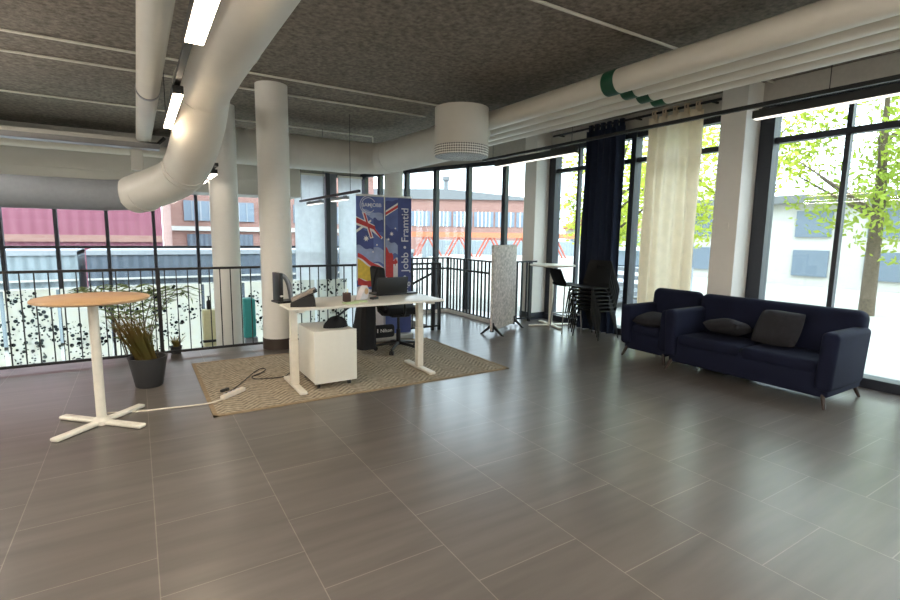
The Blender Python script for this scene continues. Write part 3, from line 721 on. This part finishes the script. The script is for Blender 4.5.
# office chair, facing along the desk
def office_chair():
    t = thing('office_chair', 'black five-star office chair behind the desk', 'chair', (2.98, 6.06, .009), math.radians(-6))
    for i in range(5):
        a = 2 * PI * i / 5 + .3; d = Vector((math.cos(a), math.sin(a), 0))
        l = MB().tube([d * .03 + Vector((0, 0, .11)), d * .18 + Vector((0, 0, .095)), d * .31 + Vector((0, 0, .07))], [.026, .022, .016], 10).build('base_arm', 'plastic', t, smooth=50)
        s = Vector((-d.y, d.x, 0))
        w = d * .31 + Vector((0, 0, .03))
        MB().cyl(w - s * .024, w - s * .006, .03, seg=18).cyl(w + s * .006, w + s * .024, .03, seg=18).cyl(w, w + Vector((0, 0, .05)), .01).build('castor', 'plastic', l, smooth=40)
    MB().cyl((0, 0, .08), (0, 0, .3), .03).cyl((0, 0, .3), (0, 0, .5), .018).build('gas_column', 'black', t, smooth=40)
    MB().box((0, 0, .5), (.26, .22, .05), None, .015).build('mechanism', 'plastic', t, smooth=40)
    MB().box((.02, 0, .57), (.50, .50, .10), None, .045, 4).build('seat', 'fabricblack', t, smooth=60)
    MB().tube([(-.1, 0, .5), (-.27, 0, .52), (-.30, 0, .7)], .022, 10, smooth_iter=1).build('back_bracket', 'plastic', t, smooth=60)
    MB().box((-.28, 0, .88), (.075, .46, .56), Matrix.Rotation(-.08, 4, 'Y'), .035, 4).build('backrest', 'fabricblack', t, smooth=60)
    for s in (-1, 1):
        a = MB().tube([(-.05, s * .22, .52), (-.02, s * .30, .53), (-.02, s * .30, .74)], .016, 10, smooth_iter=1).build('armrest', 'plastic', t, smooth=60)
        MB().box((.0, s * .30, .755), (.24, .08, .03), None, .012, 3).build('arm_pad', 'plastic', a, smooth=50)
office_chair()
t = thing('shoulder_bag', 'large black bag with white lettering hanging from the office chair backrest', 'bag', (2.56, 6.05, .12), 0)
def fbag(u, v):
    a = 2 * PI * u; w = .13 - .05 * v; d = .21 - .04 * v
    ca, sa = math.cos(a), math.sin(a); sq = lambda c: math.copysign(abs(c) ** .6, c)
    return (w * sq(ca) + .05 * v - .1 + .008 * math.sin(9 * a + v * 6), d * sq(sa) + .006 * math.sin(7 * a), .64 * v)
mb = MB(); mb.grid(fbag, 40, 14)
for z, sh, ww, dd in ((0, -.1, .13, .21), (.64, -.05, .08, .17)):
    mb.prism([(sh + ww * math.copysign(abs(math.cos(a)) ** .6, math.cos(a)), dd * math.copysign(abs(math.sin(a)) ** .6, math.sin(a))) for a in [2 * PI * k / 30 for k in range(30)]], z - .005, z + .005)
mb.build('bag_body', 'fabricblack', t, smooth=70)
MB().tube([(-.02, -.1, .63), (.02, -.1, .9), (.07, -.08, 1.06), (.12, -.06, .95)], .012, 8, smooth_iter=2).build('strap', 'fabricblack', t, smooth=60)
MB().box((.15, -.1, .20), (.30, .10, .17), None, .04, 4).build('pouch', 'fabricblack', t, smooth=60)
MB().b2((.035, -.153, .195), (.048, -.151, .245)).build('printed_mark', 'paper', t)
text_mesh('lettering', 'Nilson', .065, 'paper', t, Matrix.Translation((.165, -.152, .215)) @ Matrix.Rotation(PI / 2, 4, 'X'))

# power strip, cables
t = thing('power_strip', 'white power strip with long white lead lying across the rug edge', 'power strip', (.70, 5.12, .0))
pa = math.atan2(.22, .25)
MB().box((.02, 0, .028), (.30, .055, .038), pa, .008, 3).build('strip', 'wcable', t, smooth=40)
k = MB()
for i in range(4):
    q = Matrix.Rotation(pa, 4, 'Z') @ Vector((-.08 + .06 * i, 0, .047)); k.cyl(q, q + Vector((0, 0, .0015)), .016, seg=16)
k.build('sockets', 'flag_grey', t)
MB().tube([(-.09, -.11, .02), (-.2, -.17, .014), (-.36, -.14, .008), (-.55, -.1, .008), (-.75, -.08, .008), (-1.0, .02, .008)], .0075, 8, smooth_iter=2).build('lead', 'wcable', t, smooth=60)
q = MB(); q.box((-.07, .02, .062), (.05, .03, .03), pa, .008).box((-.03, .06, .058), (.05, .03, .03), pa, .008); q.build('plug', 'plastic', t)
t = thing('power_cable', 'thin black cable looping across the rug to the power strip', 'cable', (.9, 5.4, .009))
pts = [(.60, 5.07, .02), (.66, 5.15, .03), (.72, 5.25, .015), (.83, 5.43, .015), (.93, 5.62, .014), (1.05, 5.85, .014), (1.17, 6.0, .014), (1.2, 5.9, .014), (1.1, 5.74, .018), (.98, 5.66, .02), (1.0, 5.55, .014), (1.2, 5.5, .014), (1.32, 5.5, .014), (1.37, 5.6, .014), (1.42, 5.63, .014), (1.5, 5.7, .014), (1.6, 5.62, .03)]
MB().tube(pts, .0055, 8, smooth_iter=2).build('cord', 'cable', t, smooth=60, world=True)

# paper notices on the round column
for i, (z0, z1, a0, a1, lab) in enumerate(((1.77, 1.86, -2.05, -1.55, 'small paper notice taped on the round column, the upper one'), (1.40, 1.51, -2.2, -1.62, 'small paper notice taped on the round column, the lower one'))):
    mb = MB(); mb.grid(lambda u, v: (1.62 + .207 * math.cos(a0 + .35 + (a1 - a0) * u), 7.08 + .207 * math.sin(a0 + .35 + (a1 - a0) * u), z0 + (z1 - z0) * v), 8, 1)
    tag(mb.build('paper_notice', 'paper', smooth=60), lab, 'notice')

# ------------------------------------------------------------------ roll-up banner
BW, BZ0, BZ1 = .87, .09, 2.13
t = thing('rollup_banner', 'blue roll-up banner with national flags and the words Jobb and Framtid', 'banner', (3.115, 6.80, 0), math.radians(-2))
MB().b2((-BW / 2 - .01, -.09, 0), (BW / 2 + .01, .09, .09), .015, 3).build('cassette', 'silver', t, smooth=40)
MB().b2((-BW / 2, -.003, BZ0), (BW / 2, .003, BZ1)).build('fabric', 'flag_blue', t)
MB().b2((-BW / 2, -.012, BZ1), (BW / 2, .012, BZ1 + .03), .004).build('top_bar', 'silver', t)
MB().cyl((0, .02, .05), (0, .02, BZ1 + .02), .010, seg=12).build('rear_pole', 'silver', t, smooth=40)
MB().cyl((-.005, -.016, .05), (-.005, -.016, BZ1 + .02), .009, seg=12).build('support_pole', 'silver', t, smooth=40)
def bp(u, v): return (-BW / 2 + BW * u, BZ0 + (BZ1 - BZ0) * v)     # u across, v up
layer = [0]
XZ = Matrix.Rotation(PI / 2, 4, 'X')
def pr(name, m, polys, lay):
    y = .0034 + .0004 * lay
    for poly in polys: MB().prism([bp(*p) for p in poly], y, y + .0003, XZ).build(name, m, t)
def wavy(u0, u1, va, vb, amp=.006, ph=0, n=10):
    up = [(u0 + (u1 - u0) * i / n, va + (vb - va) * i / n + amp * math.sin(ph + i * .9)) for i in range(n + 1)]
    return up
def band(u0, u1, l0, l1, h0, h1, amp=.006, ph=0):
    return wavy(u0, u1, l0, l1, amp, ph) + wavy(u0, u1, h0, h1, amp, ph)[::-1]
def star(u, v, r, n=7, inner=.45):
    a = BW / (BZ1 - BZ0)
    return [(u + rr * math.sin(k * PI / n), v + rr * a * math.cos(k * PI / n)) for k in range(2 * n) for rr in [r if k % 2 == 0 else r * inner]]
TS = .745                                                            # text stripe starts here
# sky-coloured wash and navy flag cloth
pr('pale_sweep', 'flag_sky', [band(0, .48, .56, .52, .68, .62, .012, .5), band(.52, TS, .56, .60, .70, .68, .012, 1.5), band(.10, .47, .88, .82, .91, .88)], 0)
pr('grey_sweep', 'flag_grey', [band(0, .48, .40, .36, .57, .50, .012, .8), band(.52, TS, .28, .3, .54, .56, .01, 0), band(0, .48, .06, .02, .36, .34, .012, 0)], 0)
pr('navy_cloth', 'flag_navy', [band(0, .30, .66, .62, .80, .74, .008), band(.30, .48, .78, .74, .85, .83, .008), band(.52, TS, .86, .93, .97, .985, .004), band(.52, TS, .70, .66, .80, .76, .008, 1)], 1)
pr('white_cross', 'flag_white', [[(0, .845), (.02, .855), (.47, .715), (.45, .70)], [(0, .80), (.0, .86), (.32, .80), (.32, .755)], [(.10, .89), (.16, .89), (.30, .71), (.24, .705)], [(.0, .765), (.26, .84), (.26, .825), (.0, .745)], [(.52, .865), (.52, .905), (TS, .965), (TS, .925)]], 2)
pr('red_cross', 'flag_red', [[(0, .815), (0, .852), (.33, .792), (.33, .765)], [(.125, .885), (.155, .885), (.275, .715), (.25, .712)], [(.26, .79), (.28, .80), (.45, .715), (.43, .705)], [(.52, .873), (.52, .893), (TS, .95), (TS, .93)]], 3)
pr('star', 'flag_white', [star(.17, .705, .055), star(.36, .66, .022), star(.29, .61, .02, 5), star(.63, .74, .04), star(.57, .70, .028, 5), star(.70, .78, .02, 5)], 3)
pr('red_stripe', 'flag_red', [band(.02, .48, .575, .45, .605, .485, .005, 0), band(.02, .34, .37, .35, .42, .39, .006, 1), band(.52, .66, .42, .40, .64, .58, .01, .4)], 2)
pr('yellow_stripe', 'flag_yellow', [band(.02, .42, .42, .39, .56, .46, .006, .6)], 1)
leafp = [(0, 1), (.18, .62), (.42, .72), (.36, .3), (.66, .48), (.74, .3), (.98, .2), (.66, -.12), (.74, -.3), (.1, -.3), (.08, -.7), (-.08, -.7), (-.1, -.3), (-.74, -.3), (-.66, -.12), (-.98, .2), (-.74, .3), (-.66, .48), (-.36, .3), (-.42, .72), (-.18, .62)]
pr('red_leaf', 'flag_red', [[(.70 + .06 * x, .53 + .06 * y * .6) for x, y in leafp if x <= .7]], 3)
pr('text_stripe', 'flag_navy', [[(TS, 0), (1, 0), (1, 1), (TS, 1)]], 4)
# ring logo and lettering
rc = bp(.285, .94); mb = MB()
for a0, a1, r in ((.5, 5.6, .10), (1.4, 4.9, .125)):
    mb.grid(lambda u, v: (rc[0] - .06 + (r + .008 * v) * math.cos(a0 + (a1 - a0) * u), -.0062, rc[1] + (r + .008 * v) * math.sin(a0 + (a1 - a0) * u)), 30, 1)
mb.build('ring_emblem', 'print_text', t)
text_mesh('wordmark', 'SAMJOBB', .072, 'print_text', t, Matrix.Translation((rc[0] - .01, -.0066, rc[1])) @ Matrix.Rotation(PI / 2, 4, 'X'), bold=.001)
tc = bp(.885, .0)
text_mesh('slogan', 'ng \u2022 Jobb \u2022 Framtid', .165, 'print_text', t, Matrix.Translation((tc[0] - .0, -.0066, 1.99)) @ Matrix.Rotation(PI / 2, 4, 'X') @ Matrix.Rotation(PI / 2, 4, 'Z'), align='RIGHT', bold=.001)

# ------------------------------------------------------------------ felt screen
a0 = Vector((4.74, 6.30, 0)); a1 = Vector((5.60, 6.76, 0)); d = (a1 - a0); an = math.atan2(d.y, d.x); mid = (a0 + a1) / 2
t = thing('acoustic_screen', 'mottled grey felt room divider on black triangular feet', 'room divider', mid, an)
W = d.length
MB().box((0, 0, .755), (W, .035, 1.38), None, .012, 3).build('panel', 'felt', t, smooth=40)
for s in (-1, 1):
    x = s * (W / 2 - .05)
    MB().prism([(-.21, 0), (-.17, 0), (0, .13), (.17, 0), (.21, 0), (.025, .17), (-.025, .17)], x - .012, x + .012, Matrix.Rotation(PI / 2, 4, 'Z') @ Matrix.Rotation(PI / 2, 4, 'X')).build('foot', 'black', t)
    MB().b2((x - .015, -.03, .05), (x + .015, .03, .2)).build('clamp', 'black', t)

# ------------------------------------------------------------------ bar tables
def bar_table(label, loc, r, z, topm, a):
    t = thing('bar_table', label, 'table', loc, a)
    MB().lathe([(.001, z - .028), (r - .02, z - .028), (r, z - .018), (r, z - .006), (r - .008, z), (.001, z)], seg=48).build('tabletop', topm, t, smooth=40)
    MB().cyl((0, 0, .02), (0, 0, z - .028), .036, seg=24).build('pole', 'deskleg', t, smooth=40)
    MB().lathe([(.001, z - .05), (.14, z - .05), (.14, z - .028), (.001, z - .028)], seg=24).build('top_plate', 'deskleg', t, smooth=40)
    for k in range(4):
        q = k * PI / 2 + PI / 4; v = Vector((math.cos(q), math.sin(q), 0))
        MB().box(v * .21 + Vector((0, 0, .018)), (.40, .075, .03), q, .012, 3).build('foot', 'deskleg', t, smooth=40)
    MB().lathe([(.001, 0), (.07, .0), (.07, .035), (.04, .06), (.001, .06)], seg=24).build('hub', 'deskleg', t, smooth=40)
bar_table('tall round bar table with white top and foot beside the square pillar', (6.24, 6.52, 0), .40, 1.10, 'deskleg', .5)
bar_table('tall round bar table with tan wooden top and white cross foot', (-.33, 4.9, 0), .40, 1.06, 'tan', 0)

# ------------------------------------------------------------------ chairs
def shell_mb(wid, depth, back, z):
    mb = MB()
    prof = []                                     # side profile, x forward, z up
    for k in range(8): prof.append((depth / 2 - depth * .86 * k / 7, z + .012 * math.cos(k / 7 * PI) - .008))
    for k in range(1, 10):
        q = k / 9; prof.append((-depth * .36 - .06 * math.sin(q * PI / 2) - .07 * q, z + back * q ** 1.25 + .004))
    n = len(prof) - 1
    def f(u, v):
        i = max(0, min(int(v * n), n - 1)); w = v * n - i
        x = prof[i][0] * (1 - w) + prof[i + 1][0] * w; zz = prof[i][1] * (1 - w) + prof[i + 1][1] * w
        s = (u - .5) * 2; ww = wid / 2 * (1 - .10 * max(0, v - .5) * 2) * (1 - .12 * max(0, v - .92) / .08 * abs(s)) * (1 - .10 * max(0, .06 - v) / .06)
        bx = .035 * s * s * (1 if v > .5 else .2)
        return (x + bx, s * ww, zz + .012 * s * s * (1 - v))
    mb.grid(f, 14, 34); return mb, f
def solid(mb, th):
    g = bmesh.ops.solidify(mb.bm, geom=list(mb.bm.faces), thickness=th); return mb
def stack_chair(label):
    t = thing('stacking_chair', label, 'chair', (0, 0, 0), 0, 'stacked black chairs')
    mb, f = shell_mb(.50, .47, .40, .455)
    # hand hole through the back
    hole = [fa for fa in mb.bm.faces if .455 + .27 < fa.calc_center_median().z < .455 + .335 and abs(fa.calc_center_median().y) < .06]
    bmesh.ops.delete(mb.bm, geom=hole, context='FACES')
    solid(mb, .014).build('shell', 'chair', t, smooth=60)
    for sx, sy in ((1, 1), (1, -1), (-1, 1), (-1, -1)):
        MB().tube([(sx * .15, sy * .19, .44), (sx * .19, sy * .225, .36), (sx * .235 - (.02 if sx < 0 else 0), sy * .25, .0)], [.014, .015, .009], 10).build('leg', 'chair', t, smooth=60)
    MB().b2((-.17, -.20, .425), (.17, .20, .445), .006).build('seat_frame', 'chair', t)
    return t
FACE = math.radians(184)
c0 = stack_chair('black shell chair stacked by the navy curtain, bottom of the stack')
words = ['bottom of the stack', 'second from the floor in the stack', 'third from the floor in the stack', 'middle of the stack', 'third from the top of the stack', 'second from the top of the stack', 'topmost of the stack']
NST = 7
for i in range(NST):
    c = c0 if i == 0 else dup(c0)
    fw = .035 * i
    c.location = (6.18 + math.cos(FACE) * fw, 5.43 + math.sin(FACE) * fw, .062 * i); c.rotation_euler = (0, 0, FACE)
    c['label'] = 'black shell chair stacked by the navy curtain, ' + words[i]
t = thing('bar_stool', 'tall black low-backed bar stool on thin steel legs by the bar table', 'stool', (6.08, 5.98, 0), math.radians(-12))
mb, f = shell_mb(.42, .42, .27, .80)
solid(mb, .014).build('shell', 'chair', t, smooth=60)
for sx, sy in ((1, 1), (1, -1), (-1, 1), (-1, -1)):
    MB().tube([(sx * .14, sy * .14, .795), (sx * .19, sy * .19, .02), (sx * .19, sy * .19, 0)], .011, 10).build('leg', 'chrome', t, smooth=60)
MB().tube([(.172, -.172, .3), (.172, .172, .3), (-.172, .172, .3), (-.172, -.172, .3), (.172, -.172, .3)], .009, 8).build('footrest', 'chrome', t, smooth=60)

# ------------------------------------------------------------------ upholstered seats
def seat(name, label, cat, loc, rz, W, D, HB, HA, HS, cushions):
    t = thing(name, label, cat, loc, rz)               # local: x across the width, -y is the front
    zb = .17
    MB().box((0, .02, (zb + HS - .1) / 2), (W - .1, D - .1, HS - .1 - zb + .14), None, .03, 3).build('base', 'sofa', t, smooth=60)
    mbk = MB(); mbk.box((0, D / 2 - .13, (zb + HB) / 2 + .02), (W - .06, .22, HB - zb - .04), Matrix.Rotation(-.10, 4, 'X'), .085, 5)
    mbk.build('backrest', 'sofa', t, smooth=60)
    for s in (-1, 1):
        MB().box((s * (W / 2 - .075), -.03, (zb + HA) / 2), (.15, D - .1, HA - zb), Matrix.Rotation(s * .05, 4, 'Y'), .05, 5).build('armrest', 'sofa', t, smooth=60)
    n = cushions; cw = (W - .3) / n
    for i in range(n):
        MB().box((-W / 2 + .15 + cw * (i + .5), -.07, HS - .05), (cw - .006, D - .24, .13), None, .05, 4).build('seat_cushion', 'sofa', t, smooth=60)
    for sx in (-1, 1):
        for sy in (-1, 1):
            MB().tube([(sx * (W / 2 - .12), sy * (D / 2 - .12), zb + .04), (sx * (W / 2 - .05), sy * (D / 2 - .04), 0)], [.026, .014], 12).build('leg', 'wood', t, smooth=50)
    return t
SR = -PI / 2                                           # front faces -X
seat('armchair', 'navy velvet armchair on dark splayed legs before the cream curtain', 'armchair', (5.93, 4.06, 0), SR, .74, .84, .90, .70, .43, 1)
seat('sofa', 'navy velvet sofa on dark splayed legs in front of the square pillar', 'sofa', (5.83, 2.79, 0), SR, 1.78, .88, .90, .74, .43, 2)
def cushion(label, loc, size, eul):
    def f(u, v):
        a = (u - .5) * 2; b = (v - .5) * 2
        return a, b
    mb = MB(); n = 14
    for sgn in (1, -1):
        mb.grid(lambda u, v: ((u - .5) * size[0] * (1 - .06 * (2 * v - 1) ** 2), (v - .5) * size[1] * (1 - .06 * (2 * u - 1) ** 2), sgn * size[2] / 2 * ((1 - (2 * u - 1) ** 4) * (1 - (2 * v - 1) ** 4)) ** .6 + .006 * math.sin(u * 9 + v * 5)), n, n)
    bmesh.ops.remove_doubles(mb.bm, verts=mb.bm.verts, dist=.002)
    o = mb.build('cushion', 'cushion', smooth=70); o.location = loc; o.rotation_euler = eul
    return tag(o, label, 'cushion', 'charcoal cushions')
cushion('charcoal cushion slumped on the sofa seat beside its armrest', (5.80, 3.12, .575), (.44, .36, .16), (math.radians(18), math.radians(8), math.radians(84)))
cushion('charcoal cushion leaning on the sofa backrest', (5.88, 2.62, .64), (.46, .42, .16), (math.radians(58), 0, math.radians(-90)))
cushion('charcoal cushion lying on the seat of the navy armchair', (5.76, 4.07, .525), (.44, .40, .13), (math.radians(10), 0, math.radians(-80)))

# ------------------------------------------------------------------ outside
def gz(x, y):
    q = x / max(y, .1); k = min(1, max(0, (q - .42) / .18)) if y > 11 else (1 if x > 6.6 else 0)
    return -1.6 + (1.45 * k)
mb = MB()
def fg(u, v):
    x = -40 + 130 * u; y = -20 + 110 * v; return (x, y, gz(x, y) if (y > 12.3 or x > 7) else -1.7)
mb.grid(fg, 65, 55); struct('ground', mb, 'ground', 'pale paved yard outside the glazing', 'ground')
def house(name, label, cat, x0, x1, y0, y1, z0, z1, m):
    t = thing(name, label, cat, ((x0 + x1) / 2, (y0 + y1) / 2, z0)); MB().b2((x0, y0, z0), (x1, y1, z1)).build('wall', m, t, world=True); return t
# old factory seen through the slanting glazing
FA = math.radians(-32.2)
t = thing('factory_building', 'long red brick factory with a window strip and grey roof', 'building', (33.9, 43.7, -1.0), FA)
t.location = (34.4, 43.4, -.6)
MB().b2((-15.5, 0, -1), (3.0, 14, 6.0)).build('wall', 'brick', t)
MB().prism([(-16, 6.0), (3.3, 6.0), (3.3, 6.2), (-6.5, 7.1), (-16, 7.0)], -14.3, .3, mx).build('roof', 'roofgrey', t)
c = MB().b2((-6.9, 2, 6.9), (-6.4, 2.5, 8.4)).build('chimney', 'roofgrey', t)
MB().b2((-7.05, 1.85, 8.2), (-6.25, 2.65, 8.7), .1).build('chimney_cap', 'roofgrey', c)
x = -15
while x < 2.4:
    f = MB().b2((x, -.08, 3.1), (x + 2.1, 0, 4.7)).build('window', 'pane', t)
    q = MB()
    for k in range(1, 5): q.b2((x + .42 * k - .05, -.12, 3.1), (x + .42 * k + .05, -.08, 4.7))
    q.build('glazing_bar', 'paper', f); x += 2.3
for x in (-14, -9, -4, .3): MB().b2((x, -.1, -1), (x + 1.6, 0, 1.3)).build('loading_door', 'paleblue', t)
# orange steel gantry in front
t = thing('steel_gantry', 'orange steel gantry with slanting legs in front of the factory', 'gantry', (26.5, 30.6, -.15), FA)
MB().b2((-14, 0, 1.55), (4, .35, 1.95)).build('beam', 'orange', t)
for x in (-13.1, -10.5, -8.0, -5.5, -3.0, -.5, 2.0):
    for s_2 in (-1, 1):
        for o_ in (0, .28): MB().cyl((x + o_ * s_2, .15, 1.6), (x + s_2 * (.85 + o_), .15, 0), .07, seg=8).build('leg', 'redsteel', t, smooth=40)
o = house('shed', 'low grey shed behind the orange gantry', 'building', 20, 34, 38, 41, -.5, 1.1, 'paleblue')
o.rotation_euler = (0, 0, FA); o.location = (28.6, 37.2, -.5)
# brick block with two window rows beyond the void
t = house('brick_building', 'red brick block with grey window rows seen above the railing', 'building', 1.6, 13, 30, 40, -1.6, 8, 'brick')
for x in (3.0, 4.9, 6.8, 8.7, 10.6):
    f = MB().b2((x - .8, 29.9, 1.9 + .25), (x + .8, 30, 3.2)).build('window', 'pane', t, world=True)
    MB().b2((x - .04, 29.86, 2.15), (x + .04, 29.9, 3.2)).b2((x - .44, 29.86, 2.15), (x - .4, 29.9, 3.2)).b2((x + .4, 29.86, 2.15), (x + .44, 29.9, 3.2)).build('glazing_bar', 'plinth', f, world=True)
    MB().b2((x - .7, 29.9, -.4), (x + .7, 30, 1.45)).build('loading_door', 'blue', t, world=True)
MB().b2((1.6, 29.8, 1.62), (13, 29.95, 1.85)).build('band', 'render', t, world=True)
t = house('clad_building', 'magenta corrugated building seen above the railing', 'building', -16, .9, 23, 28, -1.6, 6, 'magenta')
MB().b2((-16, 22.9, 1.15), (.9, 23, 1.4)).build('plinth_band', 'brick', t, world=True)
for i, (x0, x1, m, lab) in enumerate(((-7.5, -1.4, 'paleblue', 'pale grey shipping container in the yard beside the blue ones'), (-1.2, 4.0, 'blue', 'blue shipping container in the yard behind the round column'), (4.2, 9.0, 'blue', 'blue shipping container in the yard behind the desk phone'))):
    t = thing('shipping_container', lab, 'container', ((x0 + x1) / 2, 18.2, -1.6), 0, 'containers in the yard')
    MB().b2((x0, 17, -1.5), (x1, 19.4, 1.0)).build('box', m, t, world=True)
    for z in (-.02, .2): MB().b2((x0, 16.9, z), (x1, 17.0, z + .05)).build('rail', 'render', t, world=True)
    MB().b2((x0, 16.95, .9), (x1, 19.45, 1.03)).build('roof_rail', 'plinth', t, world=True)
# trees and street at the window wall
def tree(label, x, y, h, r, m, seed, n=5200):
    z = gz(x, y); t = thing('leafy_tree', label, 'tree', (x, y, z), 0, 'trees along the street')
    rr = random.Random(seed)
    mb = MB(); mb.tube([(0, 0, 0), (.05, .03, h * .4), (0, .1, h * .8)], [.16, .12, .04], 10)
    for i in range(7):
        a = rr.uniform(0, 2 * PI); z0 = h * rr.uniform(.3, .7); mb.tube([(0, 0, z0), (math.cos(a) * r * .7, math.sin(a) * r * .7, z0 + h * .18)], [.05, .015], 6)
    mb.build('trunk', 'bark', t, smooth=60)
    mb = MB()
    cl = [(Vector((rr.gauss(0, .45) * r, rr.gauss(0, .45) * r, h * rr.uniform(.3, 1))), r * rr.uniform(.25, .5)) for _ in range(16)]
    for i in range(n):
        c, cr = cl[i % 16]; v = Vector((rr.gauss(0, 1), rr.gauss(0, 1), rr.gauss(0, 1))).normalized() * cr * rr.random() ** .4
        p = c + v; s = rr.uniform(.05, .11); a = Vector((rr.gauss(0, 1), rr.gauss(0, 1), rr.gauss(0, 1))).normalized(); b = a.orthogonal().normalized()
        mb.quad(p - a * s, p + b * s * .6, p + a * s, p - b * s * .6)
    mb.build('foliage', m, t, recalc=False)
tree('yellow-green tree outside between the navy and cream curtains', 13.5, 11.2, 6.5, 2.4, 'tree', 1)
tree('pale green tree outside beside the cream curtain', 14.0, 8.0, 6.2, 2.3, 'tree', 2)
tree('low green tree outside behind the bar table', 21.5, 18.8, 3.8, 1.7, 'tree2', 3)
tree('yellow-green tree outside beyond the square pillar by the sofa', 14.5, 4.6, 6.5, 2.6, 'tree2', 4)
tree('green tree outside past the sofa end', 14, 1.2, 6.0, 2.4, 'tree', 5)
tree('deep green tree further down the street behind the cream curtain', 22, 15.5, 7.5, 3.2, 'tree2', 6)
t = house('house', 'white house with a red roof across the street', 'house', 50, 60, 43, 50, -.2, 2.5, 'render')
MB().prism([(42.6, 2.5), (50.4, 2.5), (46.5, 4.4)], 49.5, 60.5, Matrix.Rotation(PI / 2, 4, 'Z') @ Matrix.Rotation(PI / 2, 4, 'X')).build('roof', 'redroof', t, world=True)
for y in (44.2, 47.4): MB().b2((49.92, y, .6), (50, y + 1.5, 1.9)).build('window', 'pane', t, world=True)
for x in (51.5, 55, 58): MB().b2((x, 42.92, .6), (x + 1.4, 43, 1.9)).build('window', 'pane', t, world=True)
t = house('house', 'pale rendered house with rows of windows beyond the street trees', 'house', 22, 30, 5, 14, -.2, 3.0, 'render')
MB().prism([(4.6, 3.0), (14.4, 3.0), (14.4, 3.3), (4.6, 3.3)], 21.6, 30.4, Matrix.Rotation(PI / 2, 4, 'Z') @ Matrix.Rotation(PI / 2, 4, 'X')).build('roof', 'roofgrey', t, world=True)
for y in (6, 8.3, 10.6, 12.6):
    for z in (.2, 1.7): MB().b2((21.92, y, z), (22, y + 1.2, z + 1)).build('window', 'pane', t, world=True)
def car(label, x, y, rz, m):
    t = thing('parked_car', label, 'car', (x, y, gz(x, y)), rz)
    side = [(-2.1, .3), (2.1, .3), (2.15, .6), (2.05, .82), (1.15, .95), (.5, 1.42), (-.9, 1.46), (-1.7, 1.0), (-2.1, .9)]
    MB().prism(side, -.85, .85, mx).build('body', m, t)
    MB().prism([(1.05, .96), (.5, 1.36), (-.85, 1.4), (-1.5, 1.0)], -.86, .86, mx).build('side_glass', 'carglass', t)
    MB().box((.86, 0, 1.2), (.02, 1.5, .62), Matrix.Rotation(-.93, 4, 'Y')).build('windscreen', 'carglass', t)
    for sx in (-1.3, 1.3):
        for sy in (-.78, .78):
            w = MB().cyl((sx, sy - .1, .31), (sx, sy + .1, .31), .31, seg=24).build('wheel', 'tyre', t, smooth=40)
            MB().cyl((sx, sy - .105, .31), (sx, sy + .105, .31), .18, seg=16).build('hubcap', 'chrome', w, smooth=40)
    for sy in (-.6, .6): MB().box((2.12, sy, .68), (.06, .3, .12), None, .02).build('headlight', 'paper', t)
car('silver car parked outside behind the cream curtain', 11.9, 8.9, math.radians(215), 'carpaint')
t = thing('louvre_fence', 'pale slatted barrier outside the window behind the armchair', 'fence', (9.6, 7.2, -.15))
for y in (6.0, 7.2, 8.4): MB().b2((9.57, y - .03, -.15), (9.63, y + .03, 1.0)).build('post', 'plinth', t, world=True)
for k in range(5): MB().b2((9.54, 6.0, .1 + .18 * k), (9.6, 8.4, .19 + .18 * k)).build('rail', 'plinth', t, world=True)

# ------------------------------------------------------------------ light
wd = bpy.data.worlds.new('sky'); SC.world = wd; wd.use_nodes = True
bg = wd.node_tree.nodes['Background']; bg.inputs[0].default_value = (.88, .94, 1.0, 1); bg.inputs[1].default_value = 3.5
sun = bpy.data.lights.new('sun', 'SUN'); sun.energy = 1.0; sun.angle = .02; sun.color = (1, .95, .86)
so = bpy.data.objects.new('sun', sun); COL.objects.link(so)
so.rotation_euler = Vector((.45, .55, -.75)).to_track_quat('-Z', 'Y').to_euler()
vs = SC.view_settings
vs.view_transform = 'Standard'; vs.look = 'None'; vs.gamma = 1; vs.use_curve_mapping = False; vs.exposure = 1.12
